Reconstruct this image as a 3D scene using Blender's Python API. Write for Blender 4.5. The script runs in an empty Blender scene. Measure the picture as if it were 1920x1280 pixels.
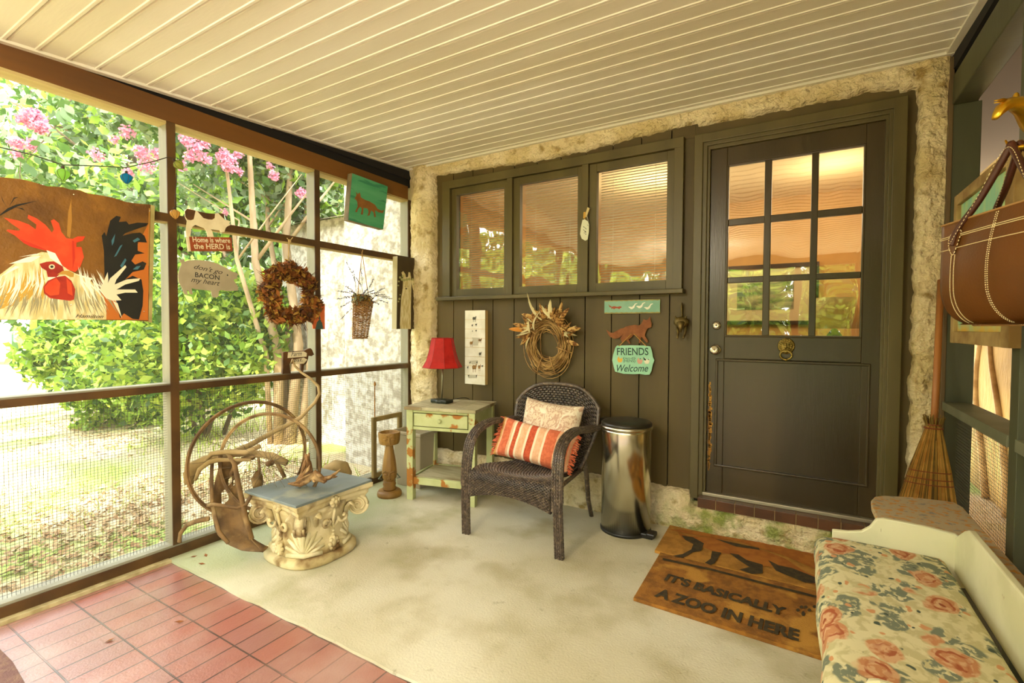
import bpy, bmesh, math, random
import numpy as np
from mathutils import Vector, Matrix, noise, Euler
from math import sin, cos, pi, radians, sqrt
random.seed(7)
SC = bpy.context.scene
COL = SC.collection
# ------------------------------------------------------------------ camera
EYE = Vector((0, 0, 1.22)); FPX = 911.75
YAW, PIT, ROL = radians(-30.794), radians(-1.682), radians(0.227)
_F = Vector((sin(YAW)*cos(PIT), cos(YAW)*cos(PIT), sin(PIT)))
_R0 = Vector((cos(YAW), -sin(YAW), 0)); _U0 = _R0.cross(_F)
_R = cos(ROL)*_R0 + sin(ROL)*_U0; _U = -sin(ROL)*_R0 + cos(ROL)*_U0
cam = bpy.data.objects.new('camera', bpy.data.cameras.new('camera')); COL.objects.link(cam)
cam.matrix_world = Matrix(((_R.x, _U.x, -_F.x, EYE.x), (_R.y, _U.y, -_F.y, EYE.y), (_R.z, _U.z, -_F.z, EYE.z), (0, 0, 0, 1)))
cam.data.sensor_width = 36; cam.data.lens = FPX/1920*36; cam.data.clip_start = 0.05; cam.data.clip_end = 300
SC.camera = cam
# ------------------------------------------------------------------ view, sky, sun
SC.view_settings.view_transform = 'Standard'; SC.view_settings.look = 'None'
SC.view_settings.gamma = 1; SC.view_settings.use_curve_mapping = False
SC.view_settings.exposure = 1.78
W = bpy.data.worlds.new('sky'); SC.world = W; W.use_nodes = True
nt = W.node_tree; nt.nodes.clear()
wo = nt.nodes.new('ShaderNodeOutputWorld'); bg = nt.nodes.new('ShaderNodeBackground')
tc = nt.nodes.new('ShaderNodeTexCoord'); sx = nt.nodes.new('ShaderNodeSeparateXYZ'); rp = nt.nodes.new('ShaderNodeValToRGB')
nt.links.new(tc.outputs['Generated'], sx.inputs[0]); nt.links.new(sx.outputs['Z'], rp.inputs[0])
rp.color_ramp.elements[0].position = 0.0; rp.color_ramp.elements[0].color = (1.0, .97, .88, 1)
rp.color_ramp.elements[1].position = 0.9; rp.color_ramp.elements[1].color = (.86, .92, 1.0, 1)
nt.links.new(rp.outputs[0], bg.inputs[0]); nt.links.new(bg.outputs[0], wo.inputs[0]); bg.inputs[1].default_value = 3.0
sun = bpy.data.objects.new('sun', bpy.data.lights.new('sun', 'SUN')); COL.objects.link(sun)
sun.data.energy = 5.6; sun.data.angle = radians(1.2); sun.data.color = (1, .93, .78)
sun.rotation_euler = Vector((-.42, .75, -1.15)).to_track_quat('-Z', 'Y').to_euler()
def lamp(name, loc, power, color, size=.2):
    l = bpy.data.objects.new(name, bpy.data.lights.new(name, 'POINT')); COL.objects.link(l)
    l.location = loc; l.data.energy = power; l.data.color = color; l.data.shadow_soft_size = size
    return l
# ------------------------------------------------------------------ helpers
def hx(h, a=1):
    c = [int(h[i:i+2], 16)/255 for i in (0, 2, 4)]
    return tuple((x/12.92 if x <= .04045 else ((x+.055)/1.055)**2.4) for x in c) + (a,)
def ray(px, py): return ((px-960)/FPX)*_R + ((640-py)/FPX)*_U + _F
def onL(px, py, X=-2.83): v = ray(px, py); return EYE + v*(X/v.x)          # a point on a plane parallel to the screen wall
def onB(px, py, Y=3.1): v = ray(px, py); return EYE + v*(Y/v.y)            # a point on a plane parallel to the back wall
def onF(px, py, Z=0): v = ray(px, py); return EYE + v*((Z-EYE.z)/v.z)      # a point at a height
def onP(px, py, p0, n): v = ray(px, py); return EYE + v*((Vector(p0)-EYE).dot(n)/v.dot(n))
def atD(px, py, d): return EYE + ray(px, py)*d                             # a point at a distance
MATS = {}
def mat(name, c1, c2=None, sc=8, rough=.6, bump=0, bsc=60, metal=0, spec=.5, det=4, stretch=(1, 1, 1), lo=.4, hi=.6, c3=None, c3sc=3, c3lo=.55, c3hi=.62, dist=0, emit=None, transl=0, alpha=1, coat=0):
    if name in MATS: return MATS[name]
    m = bpy.data.materials.new(name); m.use_nodes = True; n = m.node_tree; b = n.nodes['Principled BSDF']
    L = n.links.new
    b.inputs['Base Color'].default_value = hx(c1); b.inputs['Roughness'].default_value = rough
    b.inputs['Metallic'].default_value = metal; b.inputs['Specular IOR Level'].default_value = spec
    b.inputs['Coat Weight'].default_value = coat
    t = n.nodes.new('ShaderNodeTexCoord'); mp = n.nodes.new('ShaderNodeMapping'); L(t.outputs['Object'], mp.inputs[0]); mp.inputs['Scale'].default_value = stretch
    def ns(s, d=det):
        q = n.nodes.new('ShaderNodeTexNoise'); q.inputs['Scale'].default_value = s; q.inputs['Detail'].default_value = d; q.inputs['Distortion'].default_value = dist
        L(mp.outputs[0], q.inputs['Vector']); return q.outputs['Fac']
    def ramp(f, lo_, hi_):
        r = n.nodes.new('ShaderNodeMapRange'); r.inputs['From Min'].default_value = lo_; r.inputs['From Max'].default_value = hi_; L(f, r.inputs['Value']); return r.outputs[0]
    def mix(f, a, bb):
        x = n.nodes.new('ShaderNodeMix'); x.data_type = 'RGBA'; L(f, x.inputs['Factor'])
        for i, v in ((6, a), (7, bb)):
            if isinstance(v, tuple): x.inputs[i].default_value = v
            else: L(v, x.inputs[i])
        return x.outputs[2]
    col = hx(c1)
    if c2: col = mix(ramp(ns(sc), lo, hi), col, hx(c2))
    if c3: col = mix(ramp(ns(c3sc, 6), c3lo, c3hi), col, hx(c3))
    if not isinstance(col, tuple): L(col, b.inputs['Base Color'])
    if bump:
        q = n.nodes.new('ShaderNodeBump'); q.inputs['Strength'].default_value = 1; q.inputs['Distance'].default_value = bump; L(ns(bsc), q.inputs['Height']); L(q.outputs[0], b.inputs['Normal'])
    if emit: b.inputs['Emission Color'].default_value = hx(emit[0]); b.inputs['Emission Strength'].default_value = emit[1]
    if transl:
        tr = n.nodes.new('ShaderNodeBsdfTranslucent'); mx = n.nodes.new('ShaderNodeMixShader'); mx.inputs[0].default_value = transl
        if isinstance(col, tuple): tr.inputs[0].default_value = col
        else: L(col, tr.inputs[0])
        L(b.outputs[0], mx.inputs[1]); L(tr.outputs[0], mx.inputs[2]); L(mx.outputs[0], n.nodes['Material Output'].inputs[0])
    if alpha < 1: b.inputs['Alpha'].default_value = alpha
    MATS[name] = m; return m
class MB:
    def __init__(s): s.v = []; s.f = []; s.m = []; s.k = 0
    def add(s, vs, fs): o = len(s.v); s.v += [tuple(v) for v in vs]; s.f += [tuple(i+o for i in f) for f in fs]; s.m += [s.k]*len(fs); return s
    def box(s, x0, x1, y0, y1, z0, z1): return s.add([(x, y, z) for z in (z0, z1) for y in (y0, y1) for x in (x0, x1)], [(0, 2, 3, 1), (4, 5, 7, 6), (0, 1, 5, 4), (2, 6, 7, 3), (0, 4, 6, 2), (1, 3, 7, 5)])
    def obox(s, c, sz, R=None):
        R = R or Matrix.Identity(3); c = Vector(c); h = Vector(sz)/2
        return s.add([c + R @ Vector((x*h.x, y*h.y, z*h.z)) for z in (-1, 1) for y in (-1, 1) for x in (-1, 1)], [(0, 2, 3, 1), (4, 5, 7, 6), (0, 1, 5, 4), (2, 6, 7, 3), (0, 4, 6, 2), (1, 3, 7, 5)])
    def bar(s, a, b, w, h, up=(0, 0, 1)):
        a, b = Vector(a), Vector(b); d = (b-a); l = d.length; d.normalize(); r = d.cross(Vector(up)); r = r.normalized() if r.length > 1e-6 else Vector((1, 0, 0)); u = r.cross(d)
        return s.obox((a+b)/2, (w, l, h), Matrix((r, d, u)).transposed())
    def tube(s, pts, r, n=8, flat=1, cap=True, up=None):
        pts = [Vector(p) for p in pts]; m = len(pts); rr = r if isinstance(r, (list, tuple)) else [r]*m
        o = len(s.v); prev = Vector(up) if up else None; vs = []
        for i, p in enumerate(pts):
            d = (pts[min(i+1, m-1)] - pts[max(i-1, 0)]); d = d.normalized() if d.length > 1e-9 else Vector((0, 0, 1))
            if prev is None: prev = Vector((0, 0, 1)) if abs(d.z) < .9 else Vector((1, 0, 0))
            a = (prev - d*prev.dot(d)); a = a.normalized() if a.length > 1e-6 else d.orthogonal().normalized(); b = d.cross(a); prev = a
            for k in range(n):
                t = 2*pi*k/n; vs.append(p + (a*cos(t)*flat + b*sin(t))*rr[i])
        fs = [(i*n+k, i*n+(k+1) % n, (i+1)*n+(k+1) % n, (i+1)*n+k) for i in range(m-1) for k in range(n)]
        if cap: fs += [tuple(range(n-1, -1, -1)), tuple((m-1)*n+k for k in range(n))]
        return s.add(vs, fs)
    def lathe(s, prof, c=(0, 0, 0), n=32, sq=1, R=None):
        c = Vector(c); m = len(prof); vs = []
        for r, z in prof:
            for k in range(n):
                v = Vector((r*cos(2*pi*k/n), r*sq*sin(2*pi*k/n), z)); vs.append(c + (R @ v if R else v))
        fs = [(i*n+k, i*n+(k+1) % n, (i+1)*n+(k+1) % n, (i+1)*n+k) for i in range(m-1) for k in range(n)]
        fs += [tuple(range(n-1, -1, -1)), tuple((m-1)*n+k for k in range(n))]
        return s.add(vs, fs)
    def slab(s, pts, d):                       # polygon (3D points) extruded by vector d
        pts = [Vector(p) for p in pts]; d = Vector(d); n = len(pts)
        nrm = sum(((pts[i]).cross(pts[(i+1) % n]) for i in range(n)), Vector()); 
        if nrm.dot(d) < 0: pts = pts[::-1]
        return s.add(pts + [p+d for p in pts], [tuple(range(n-1, -1, -1)), tuple(range(n, 2*n))] + [(i, (i+1) % n, n+(i+1) % n, n+i) for i in range(n)])
    def ball(s, c, r, seg=12, ring=8, sx=1, sy=1, sz=1, R=None):
        c = Vector(c); vs = []
        for i in range(1, ring):
            for k in range(seg):
                a, b = pi*i/ring, 2*pi*k/seg; v = Vector((sin(a)*cos(b)*sx, sin(a)*sin(b)*sy, cos(a)*sz))*r; vs.append(c + (R @ v if R else v))
        for z in (1, -1): v = Vector((0, 0, z*sz))*r; vs.append(c + (R @ v if R else v))
        T, B = len(vs)-2, len(vs)-1
        fs = [(i*seg+k, (i+1)*seg+k, (i+1)*seg+(k+1) % seg, i*seg+(k+1) % seg) for i in range(ring-2) for k in range(seg)]
        fs += [(T, k, (k+1) % seg) for k in range(seg)] + [(B, (ring-2)*seg+(k+1) % seg, (ring-2)*seg+k) for k in range(seg)]
        return s.add(vs, fs)
    def build(s, name, m, parent=None, smooth=False, bevel=0, sub=0, fix=False, world=False):
        me = bpy.data.meshes.new(name)
        org = Vector((0, 0, 0))
        if parent is not None:
            org = Vector(parent.matrix_world.translation) if False else Vector(parent.get('_o', (0, 0, 0)))
        elif not world:
            xs = np.array(s.v); org = Vector(((xs[:, 0].min()+xs[:, 0].max())/2, (xs[:, 1].min()+xs[:, 1].max())/2, xs[:, 2].min()))
        me.from_pydata([tuple(Vector(v)-org) for v in s.v], [], s.f)
        ms = m if isinstance(m, (list, tuple)) else [m]
        for q in ms: me.materials.append(q)
        if len(ms) > 1: me.polygons.foreach_set('material_index', s.m)
        if smooth: me.polygons.foreach_set('use_smooth', [True]*len(s.f))
        if fix:
            b = bmesh.new(); b.from_mesh(me); bmesh.ops.recalc_face_normals(b, faces=b.faces); b.to_mesh(me); b.free()
        o = bpy.data.objects.new(name, me); COL.objects.link(o)
        if parent is not None: o.parent = parent
        else: o.location = org
        o['_o'] = tuple(org)
        if bevel: q = o.modifiers.new('b', 'BEVEL'); q.width = bevel; q.segments = 2; q.limit_method = 'ANGLE'; q.angle_limit = radians(35)
        if sub: q = o.modifiers.new('s', 'SUBSURF'); q.levels = q.render_levels = sub
        return o
def thing(name, label, cat, loc, group=None):
    o = bpy.data.objects.new(name, None); COL.objects.link(o); o.location = loc; o['_o'] = tuple(loc); o.empty_display_size = .05
    return tag(o, label, cat, group)
def tag(o, label=None, cat=None, group=None, kind=None):
    for k, v in (('label', label), ('category', cat), ('group', group), ('kind', kind)):
        if v: o[k] = v
    return o
def struct(name, mb, m, **k):
    o = mb.build(name, m, world=True, **k); o['kind'] = 'structure'; return o
def sroot(name, loc=(0, 0, 0)):
    o = bpy.data.objects.new(name, None); COL.objects.link(o); o.location = loc; o['_o'] = tuple(loc); o['kind'] = 'structure'; return o
def spline0(P, n):
    P = [Vector(p) for p in P]; out = []; m = len(P)-1
    for k in range(n+1):
        f = k/n*m; i = min(int(f), m-1); t_ = f-i; p0, p1, p2, p3 = P[max(0, i-1)], P[i], P[i+1], P[min(m, i+2)]
        out.append(.5*((2*p1)+(p2-p0)*t_+(2*p0-5*p1+4*p2-p3)*t_*t_+(3*p1-p0-3*p2+p3)*t_**3))
    return out
def text(name, body, m, parent, p0, u, v, width=None, height=None, shear=0, th=.0008, space=1, bold=0, lift=.0015):
    """lettering lying on a plane: p0 = lower left corner, u = reading direction, v = up; fitted to width / height"""
    cu = bpy.data.curves.new(name, 'FONT'); cu.body = body; cu.size = 1; cu.shear = shear; cu.space_character = space; cu.offset = bold; cu.resolution_u = 3
    t = bpy.data.objects.new('t', cu); COL.objects.link(t); dg = bpy.context.evaluated_depsgraph_get(); dg.update()
    me = bpy.data.meshes.new_from_object(t.evaluated_get(dg)); bpy.data.objects.remove(t)
    n_ = len(me.vertices); co = np.zeros(n_*3); me.vertices.foreach_get('co', co); co = co.reshape(-1, 3)
    mn, mx = co.min(0), co.max(0); sx_, sy_ = mx[0]-mn[0], mx[1]-mn[1]
    ku = (width/sx_) if width else height/sy_; kv = (height/sy_) if height else ku
    u, v = Vector(u), Vector(v); nn = u.cross(v).normalized()
    mb = MB(); fs = [tuple(p.vertices) for p in me.polygons]; org = Vector(p0)
    P = [org + u*((c[0]-mn[0])*ku) + v*((c[1]-mn[1])*kv) + nn*(lift+th) for c in co]
    mb.add(P, fs); bpy.data.meshes.remove(me)
    return mb.build(name, m, parent)
def leafmesh(centers, radii, n, size, name, m, parent=None, shell=.55, sizez=None, stretch=1.8, seed=1, droop=0, ms=None):
    """a crown of n leaf blades spread over ellipsoids"""
    rs = np.random.RandomState(seed); C = np.array(centers, float); Rr = np.array(radii, float)
    if Rr.ndim == 1: Rr = np.repeat(Rr[:, None], 3, 1)
    vol = (Rr.prod(1))**.7; idx = rs.choice(len(C), n, p=vol/vol.sum())
    d = rs.normal(size=(n, 3)); d /= np.linalg.norm(d, axis=1)[:, None]
    rad = shell + (1-shell)*rs.rand(n)**.6
    P = C[idx] + d*Rr[idx]*rad[:, None]
    a = rs.normal(size=(n, 3)) + np.array([0, 0, -droop]); a /= np.linalg.norm(a, axis=1)[:, None]
    b = np.cross(a, rs.normal(size=(n, 3))); b /= np.linalg.norm(b, axis=1)[:, None]
    s_ = size*(.6+.8*rs.rand(n))[:, None]
    V = np.stack([P-a*s_*stretch*.5, P+b*s_*.5-a*s_*.1, P+a*s_*stretch*.5, P-b*s_*.5-a*s_*.1], 1).reshape(-1, 3)
    org = C.mean(0) if parent is None else np.array(parent.get('_o', (0, 0, 0)))
    me = bpy.data.meshes.new(name); me.vertices.add(4*n); me.vertices.foreach_set('co', (V-org).ravel())
    me.loops.add(4*n); me.loops.foreach_set('vertex_index', np.arange(4*n)); me.polygons.add(n)
    me.polygons.foreach_set('loop_start', np.arange(0, 4*n, 4)); me.polygons.foreach_set('loop_total', np.full(n, 4))
    for q in (ms or [m]): me.materials.append(q)
    if ms: me.polygons.foreach_set('material_index', rs.randint(0, len(ms), n))
    me.update(calc_edges=True); me.validate()
    o = bpy.data.objects.new(name, me); COL.objects.link(o)
    if parent is not None: o.parent = parent
    else: o.location = org
    return o
# ================================================================== materials
stucco = mat('stucco', 'e6d8ae', 'd2bd88', sc=5, rough=.95, bump=.03, bsc=55, det=8, spec=.1, c3='a8905c', c3sc=9, c3lo=.6, c3hi=.78)
stucco_out = mat('stucco_outside', 'd8d2c4', 'a8a090', sc=16, rough=.95, bump=.02, bsc=24, det=8, spec=.1)
dark = mat('dark_olive_paint', '5c4c26', '4e401f', sc=3, rough=.5, bump=.0006, bsc=80, stretch=(1, 1, .15), spec=.4)
doorp = mat('door_paint', '43351b', '31260f', sc=2.5, rough=.3, bump=.0005, bsc=120, stretch=(1, 1, .1), spec=.5)
trimp = mat('casing_paint', '5c5029', '4f4420', sc=5, rough=.42, bump=.0004, bsc=60, stretch=(1, 1, .2), spec=.5)
brownw = mat('brown_stained_wood', '74480f', '4c2d08', sc=3, rough=.6, bump=.002, bsc=30, stretch=(1, .12, 1), c3='8c6018', c3sc=5, c3lo=.5, c3hi=.75)
postw = mat('sky_lit_frame_wood', '8d8a72', '7f7a62', sc=5, rough=.6, bump=.001, bsc=50, stretch=(1, 1, .2))  # paler grey-green: sky light on the outward faces put into the colour
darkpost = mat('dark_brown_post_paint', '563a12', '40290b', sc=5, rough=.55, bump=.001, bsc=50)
tan = mat('tan_raw_wood', 'b3a06a', '9d8952', sc=5, rough=.75, bump=.001, bsc=40, stretch=(1, .2, 1))
greenpost = mat('dark_green_post_paint', '484a33', '3d3d28', sc=4, rough=.5, bump=.0008, bsc=50, stretch=(1, 1, .2))
black = mat('black_gap', '120d08', rough=.9)
vinyl = mat('cream_vinyl', 'dedacc', 'd5cfba', sc=2, rough=.45, bump=.0004, bsc=90, spec=.35, stretch=(.2, 1, 1))
wire = mat('galvanised_wire', '4c4a3c', rough=.5, metal=.3)
gold = mat('gold_metal', 'e6bc3c', 'cf9c22', sc=20, rough=.3, metal=.9, bump=.0015, bsc=50)
silver = mat('satin_nickel', 'd8d2c0', rough=.25, metal=1)
def concrete():
    m = mat('concrete_slab', 'c9c2a6', 'b7ae8e', sc=1.6, rough=.8, bump=.0018, bsc=110, det=9, spec=.3, c3='a59a76', c3sc=3.2, c3lo=.5, c3hi=.72)
    n = m.node_tree; L = n.links.new; b = n.nodes['Principled BSDF']; src = b.inputs['Base Color'].links[0].from_socket
    t = n.nodes.new('ShaderNodeTexCoord'); s = n.nodes.new('ShaderNodeSeparateXYZ'); L(t.outputs['Object'], s.inputs[0])
    no = n.nodes.new('ShaderNodeTexNoise'); no.inputs['Scale'].default_value = 1.6; no.inputs['Detail'].default_value = 6; L(t.outputs['Object'], no.inputs['Vector'])
    def mth(op, a, c, d=None):
        q = n.nodes.new('ShaderNodeMath'); q.operation = op
        for i, v in enumerate((a, c, d)):
            if v is None: continue
            if isinstance(v, (int, float)): q.inputs[i].default_value = v
            else: L(v, q.inputs[i])
        return q.outputs[0]
    # greener in an uneven band along the screened edge
    g = mth('ADD', mth('MULTIPLY', s.outputs['X'], -.55), mth('MULTIPLY', no.outputs['Fac'], 1.5))
    mr = n.nodes.new('ShaderNodeMapRange'); mr.inputs['From Min'].default_value = 1.75; mr.inputs['From Max'].default_value = 2.3; L(g, mr.inputs['Value'])
    mr.inputs['To Max'].default_value = .75
    x = n.nodes.new('ShaderNodeMix'); x.data_type = 'RGBA'; L(mr.outputs[0], x.inputs['Factor']); L(src, x.inputs[6]); x.inputs[7].default_value = hx('a5ad80')
    # small dark specks and spills
    v = n.nodes.new('ShaderNodeTexNoise'); v.inputs['Scale'].default_value = 11; v.inputs['Detail'].default_value = 10; v.inputs['Roughness'].default_value = .75; L(t.outputs['Object'], v.inputs['Vector'])
    m2 = n.nodes.new('ShaderNodeMapRange'); m2.inputs['From Min'].default_value = .6; m2.inputs['From Max'].default_value = .72; L(v.outputs['Fac'], m2.inputs['Value']); m2.inputs['To Max'].default_value = .6
    y = n.nodes.new('ShaderNodeMix'); y.data_type = 'RGBA'; L(m2.outputs[0], y.inputs['Factor']); L(x.outputs[2], y.inputs[6]); y.inputs[7].default_value = hx('6f6544')
    L(y.outputs[2], b.inputs['Base Color']); return m
def brickm():
    m = bpy.data.materials.new('red_brick_paving'); m.use_nodes = True; n = m.node_tree; L = n.links.new; b = n.nodes['Principled BSDF']
    t = n.nodes.new('ShaderNodeTexCoord'); mp = n.nodes.new('ShaderNodeMapping'); L(t.outputs['Object'], mp.inputs[0]); mp.inputs['Rotation'].default_value = (0, 0, radians(90)); mp.inputs['Location'].default_value = (.02, .04, 0)
    k = n.nodes.new('ShaderNodeTexBrick'); L(mp.outputs[0], k.inputs['Vector']); k.offset = 0; k.squash = 1
    for a, v in (('Scale', 1), ('Brick Width', .203), ('Row Height', .101), ('Mortar Size', .0035), ('Mortar Smooth', .3), ('Bias', 0)): k.inputs[a].default_value = v
    k.inputs['Color1'].default_value = hx('985540'); k.inputs['Color2'].default_value = hx('8c5a4c'); k.inputs['Mortar'].default_value = hx('47291a')
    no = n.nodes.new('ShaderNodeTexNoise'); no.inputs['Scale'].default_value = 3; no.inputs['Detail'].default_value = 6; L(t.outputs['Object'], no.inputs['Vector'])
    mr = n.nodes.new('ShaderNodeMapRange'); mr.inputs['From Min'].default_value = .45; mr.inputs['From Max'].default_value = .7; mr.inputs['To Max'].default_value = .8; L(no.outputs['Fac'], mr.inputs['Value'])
    x = n.nodes.new('ShaderNodeMix'); x.data_type = 'RGBA'; L(mr.outputs[0], x.inputs['Factor']); L(k.outputs['Color'], x.inputs[6]); x.inputs[7].default_value = hx('a88272')  # lavender-grey sky sheen mixed into the brick colour in noisy patches
    L(x.outputs[2], b.inputs['Base Color']); b.inputs['Roughness'].default_value = .32; b.inputs['Coat Weight'].default_value = .5; b.inputs['Coat Roughness'].default_value = .22; b.inputs['Specular IOR Level'].default_value = .7
    n2 = n.nodes.new('ShaderNodeTexNoise'); n2.inputs['Scale'].default_value = 130; n2.inputs['Detail'].default_value = 5; L(t.outputs['Object'], n2.inputs['Vector'])
    ad = n.nodes.new('ShaderNodeMath'); ad.operation = 'MULTIPLY_ADD'; L(n2.outputs['Fac'], ad.inputs[0]); ad.inputs[1].default_value = .35; L(k.outputs['Fac'], ad.inputs[2]); 
    iv = n.nodes.new('ShaderNodeMath'); iv.operation = 'SUBTRACT'; L(ad.outputs[0], iv.inputs[1]); iv.inputs[0].default_value = 1
    q = n.nodes.new('ShaderNodeBump'); q.inputs['Distance'].default_value = .003; L(iv.outputs[0], q.inputs['Height']); L(q.outputs[0], b.inputs['Normal'])
    return m
def glassm(name='window_glass', tint=(.95, .97, .93, 1), k=5.5):
    m = bpy.data.materials.new(name); m.use_nodes = True; n = m.node_tree; n.nodes.clear(); L = n.links.new
    o = n.nodes.new('ShaderNodeOutputMaterial'); tr = n.nodes.new('ShaderNodeBsdfTransparent'); gl = n.nodes.new('ShaderNodeBsdfGlossy'); fr = n.nodes.new('ShaderNodeFresnel'); mx = n.nodes.new('ShaderNodeMixShader')
    tr.inputs[0].default_value = tint; gl.inputs['Roughness'].default_value = .015; fr.inputs['IOR'].default_value = 1.5
    mu = n.nodes.new('ShaderNodeMath'); mu.operation = 'MULTIPLY'; mu.use_clamp = True; mu.inputs[1].default_value = k; L(fr.outputs[0], mu.inputs[0])
    no = n.nodes.new('ShaderNodeTexNoise'); no.inputs['Scale'].default_value = 3.5; no.inputs['Detail'].default_value = 1; q = n.nodes.new('ShaderNodeBump'); q.inputs['Distance'].default_value = .0025; L(no.outputs['Fac'], q.inputs['Height']); L(q.outputs[0], gl.inputs['Normal'])
    L(mu.outputs[0], mx.inputs[0]); L(tr.outputs[0], mx.inputs[1]); L(gl.outputs[0], mx.inputs[2]); L(mx.outputs[0], o.inputs[0]); return m
glass = glassm()
XL, XR, YB, YE = -2.83, .59, 3.1, -1.6      # room faces: screen wall, right wall, back wall, rear end of the porch
def zc(y): return 2.527 - .06*(YB-y)         # ceiling height falls away from the house
# ================================================================== floor
slab = MB()
nx_, r_ = 40, random.Random(3)
edge = [(XL-.12, 1.245)] + [(XL + i*.1, 1.24 - .0 + r_.uniform(-.006, .006)) for i in range(1, 36)] + [(1.0, 1.2)]
slab.slab([(x, y, -.12) for x, y in edge] + [(1.0, 3.12, -.12), (XL-.12, 3.12, -.12)], (0, 0, .12))
struct('floor', slab, concrete())
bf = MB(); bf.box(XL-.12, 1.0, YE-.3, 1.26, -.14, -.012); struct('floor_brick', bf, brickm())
ft = MB(); ft.box(XL-.02, XL+.035, YE, 1.24, -.02, .004); struct('trim_1', ft, mat('mortar_strip', 'b8a878', 'a09060', sc=20, rough=.9, bump=.002))
# ================================================================== ceiling: ribbed vinyl
cb = MB(); y = YB+.02; pts = []
P0 = 3.155
while y > YE-.2: 
    pts.append(y); y -= .1016
for yy in pts:     # one plank: flat, then a raised rib at its seam
    a, b = yy, yy-.1016
    prof = [(a, 0), (a-.004, .007), (a-.009, .0), (a-.012, -.004), (a-.022, -.004), (a-.025, 0), (b, 0)]
    vs = [(x, py, zc(py)+pz) for x in (XL+.01, 1.0) for py, pz in prof]; n = len(prof)
    cb.add(vs, [(i, n+i, n+i+1, i+1) for i in range(n-1)])
struct('ceiling', cb, vinyl)
ch = MB()
ch.add([], []); 
for x0, x1 in ((XL-.005, XL+.028), (XR-.03, XR+.01)):
    ch.add([(x, yy, zc(yy)+dz) for yy in (YE, YB) for x, dz in ((x0, -.012), (x1, -.012), (x1, .01), (x0, .01))], [(0, 1, 5, 4), (1, 2, 6, 5), (2, 3, 7, 6), (3, 0, 4, 7), (0, 3, 2, 1), (4, 5, 6, 7)])
ch.add([(x, yy, zc(yy)+dz) for x in (XL, XR) for yy, dz in ((YB-.06, -.014), (YB, -.014), (YB, .02), (YB-.06, .0))], [(0, 1, 5, 4), (1, 2, 6, 5), (2, 3, 7, 6), (3, 0, 4, 7)])
struct('trim_2', ch, vinyl)
rf = MB(); rf.box(XL-.55, 2.3, YE-.4, 3.4, 2.62, 2.68); rf.box(.6, 2.3, 3.4, 9, 2.62, 2.68); struct('roof_and_shade_slab', rf, mat('roof_board', '6a5a44', rough=.9))  # second slab: unseen cover added to shade the wall beyond the right screen
ub = MB(); ub.box(XL-.14, XL+.005, YE, 3.1, 2.44, 2.62); ub.box(XR, XR+.14, YE, 3.1, 2.44, 2.62); struct('trim_3', ub, black)  # black filler standing in for the dark gap under the ceiling
# ================================================================== left screen wall
wl = sroot('wall_left')
def part(name, m, parent, *boxes, bevel=.002, **k):
    b = MB()
    for q in boxes: b.box(*q)
    return b.build(name, m, parent, bevel=bevel, **k)
BT = 2.385
part('beam', brownw, wl, (XL-.09, XL, YE, 3.055, 2.275, BT), bevel=.004)
part('dark_gap_strip', black, wl, (XL-.1, XL-.02, YE, 3.1, BT, 2.5))  # black strip standing in for the dark gap above the beam
part('header_strip', tan, wl, (XL-.09, XL-.002, YE, 3.055, 2.262, 2.275), bevel=0)
def post(y0, y1):      # outer wood coloured paler as if sky lit, with a dark stained inner face
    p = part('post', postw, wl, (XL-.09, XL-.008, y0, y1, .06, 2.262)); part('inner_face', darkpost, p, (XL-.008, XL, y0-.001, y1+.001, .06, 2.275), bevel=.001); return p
for y0, y1 in ((1.265, 1.305), (2.152, 2.19), (3.055, 3.1), (.1, .14), (-1.0, -.96)): post(y0, y1)
spans = ((YE, -1.0), (-.96, .1), (.14, 1.265), (1.305, 2.152), (2.19, 3.055))
for a, b in spans:
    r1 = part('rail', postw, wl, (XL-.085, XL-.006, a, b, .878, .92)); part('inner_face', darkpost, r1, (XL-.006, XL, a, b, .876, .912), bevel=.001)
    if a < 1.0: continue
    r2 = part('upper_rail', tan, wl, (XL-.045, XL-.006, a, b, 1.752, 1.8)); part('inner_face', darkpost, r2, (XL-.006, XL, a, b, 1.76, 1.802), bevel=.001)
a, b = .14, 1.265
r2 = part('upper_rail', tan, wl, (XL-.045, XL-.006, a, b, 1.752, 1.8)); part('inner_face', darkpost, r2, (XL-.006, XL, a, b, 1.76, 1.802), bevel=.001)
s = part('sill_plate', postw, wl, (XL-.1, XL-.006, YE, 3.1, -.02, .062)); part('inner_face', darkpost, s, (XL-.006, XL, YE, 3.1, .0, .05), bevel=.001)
def wiremesh(y0, y1, z0, z1, x, parent, sp=.0138, t=.0006):
    b = MB(); k = int((y1-y0)/sp)
    for i in range(1, k): y = y0+i*sp; b.add([(x-t, y-t, z0), (x+t, y-t, z0), (x+t, y+t, z0), (x-t, y+t, z0), (x-t, y-t, z1), (x+t, y-t, z1), (x+t, y+t, z1), (x-t, y+t, z1)], [(0, 1, 5, 4), (1, 2, 6, 5), (2, 3, 7, 6), (3, 0, 4, 7)])
    for i in range(1, int((z1-z0)/sp)): z = z0+i*sp; b.add([(x-t, y0, z-t), (x+t, y0, z-t), (x+t, y0, z+t), (x-t, y0, z+t), (x-t, y1, z-t), (x+t, y1, z-t), (x+t, y1, z+t), (x-t, y1, z+t)], [(0, 1, 5, 4), (1, 2, 6, 5), (2, 3, 7, 6), (3, 0, 4, 7)])
    return b.build('wire_mesh', wire, parent)
for a, b in spans[1:]: wiremesh(a, b, .062, .878, XL-.05, wl)
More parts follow.
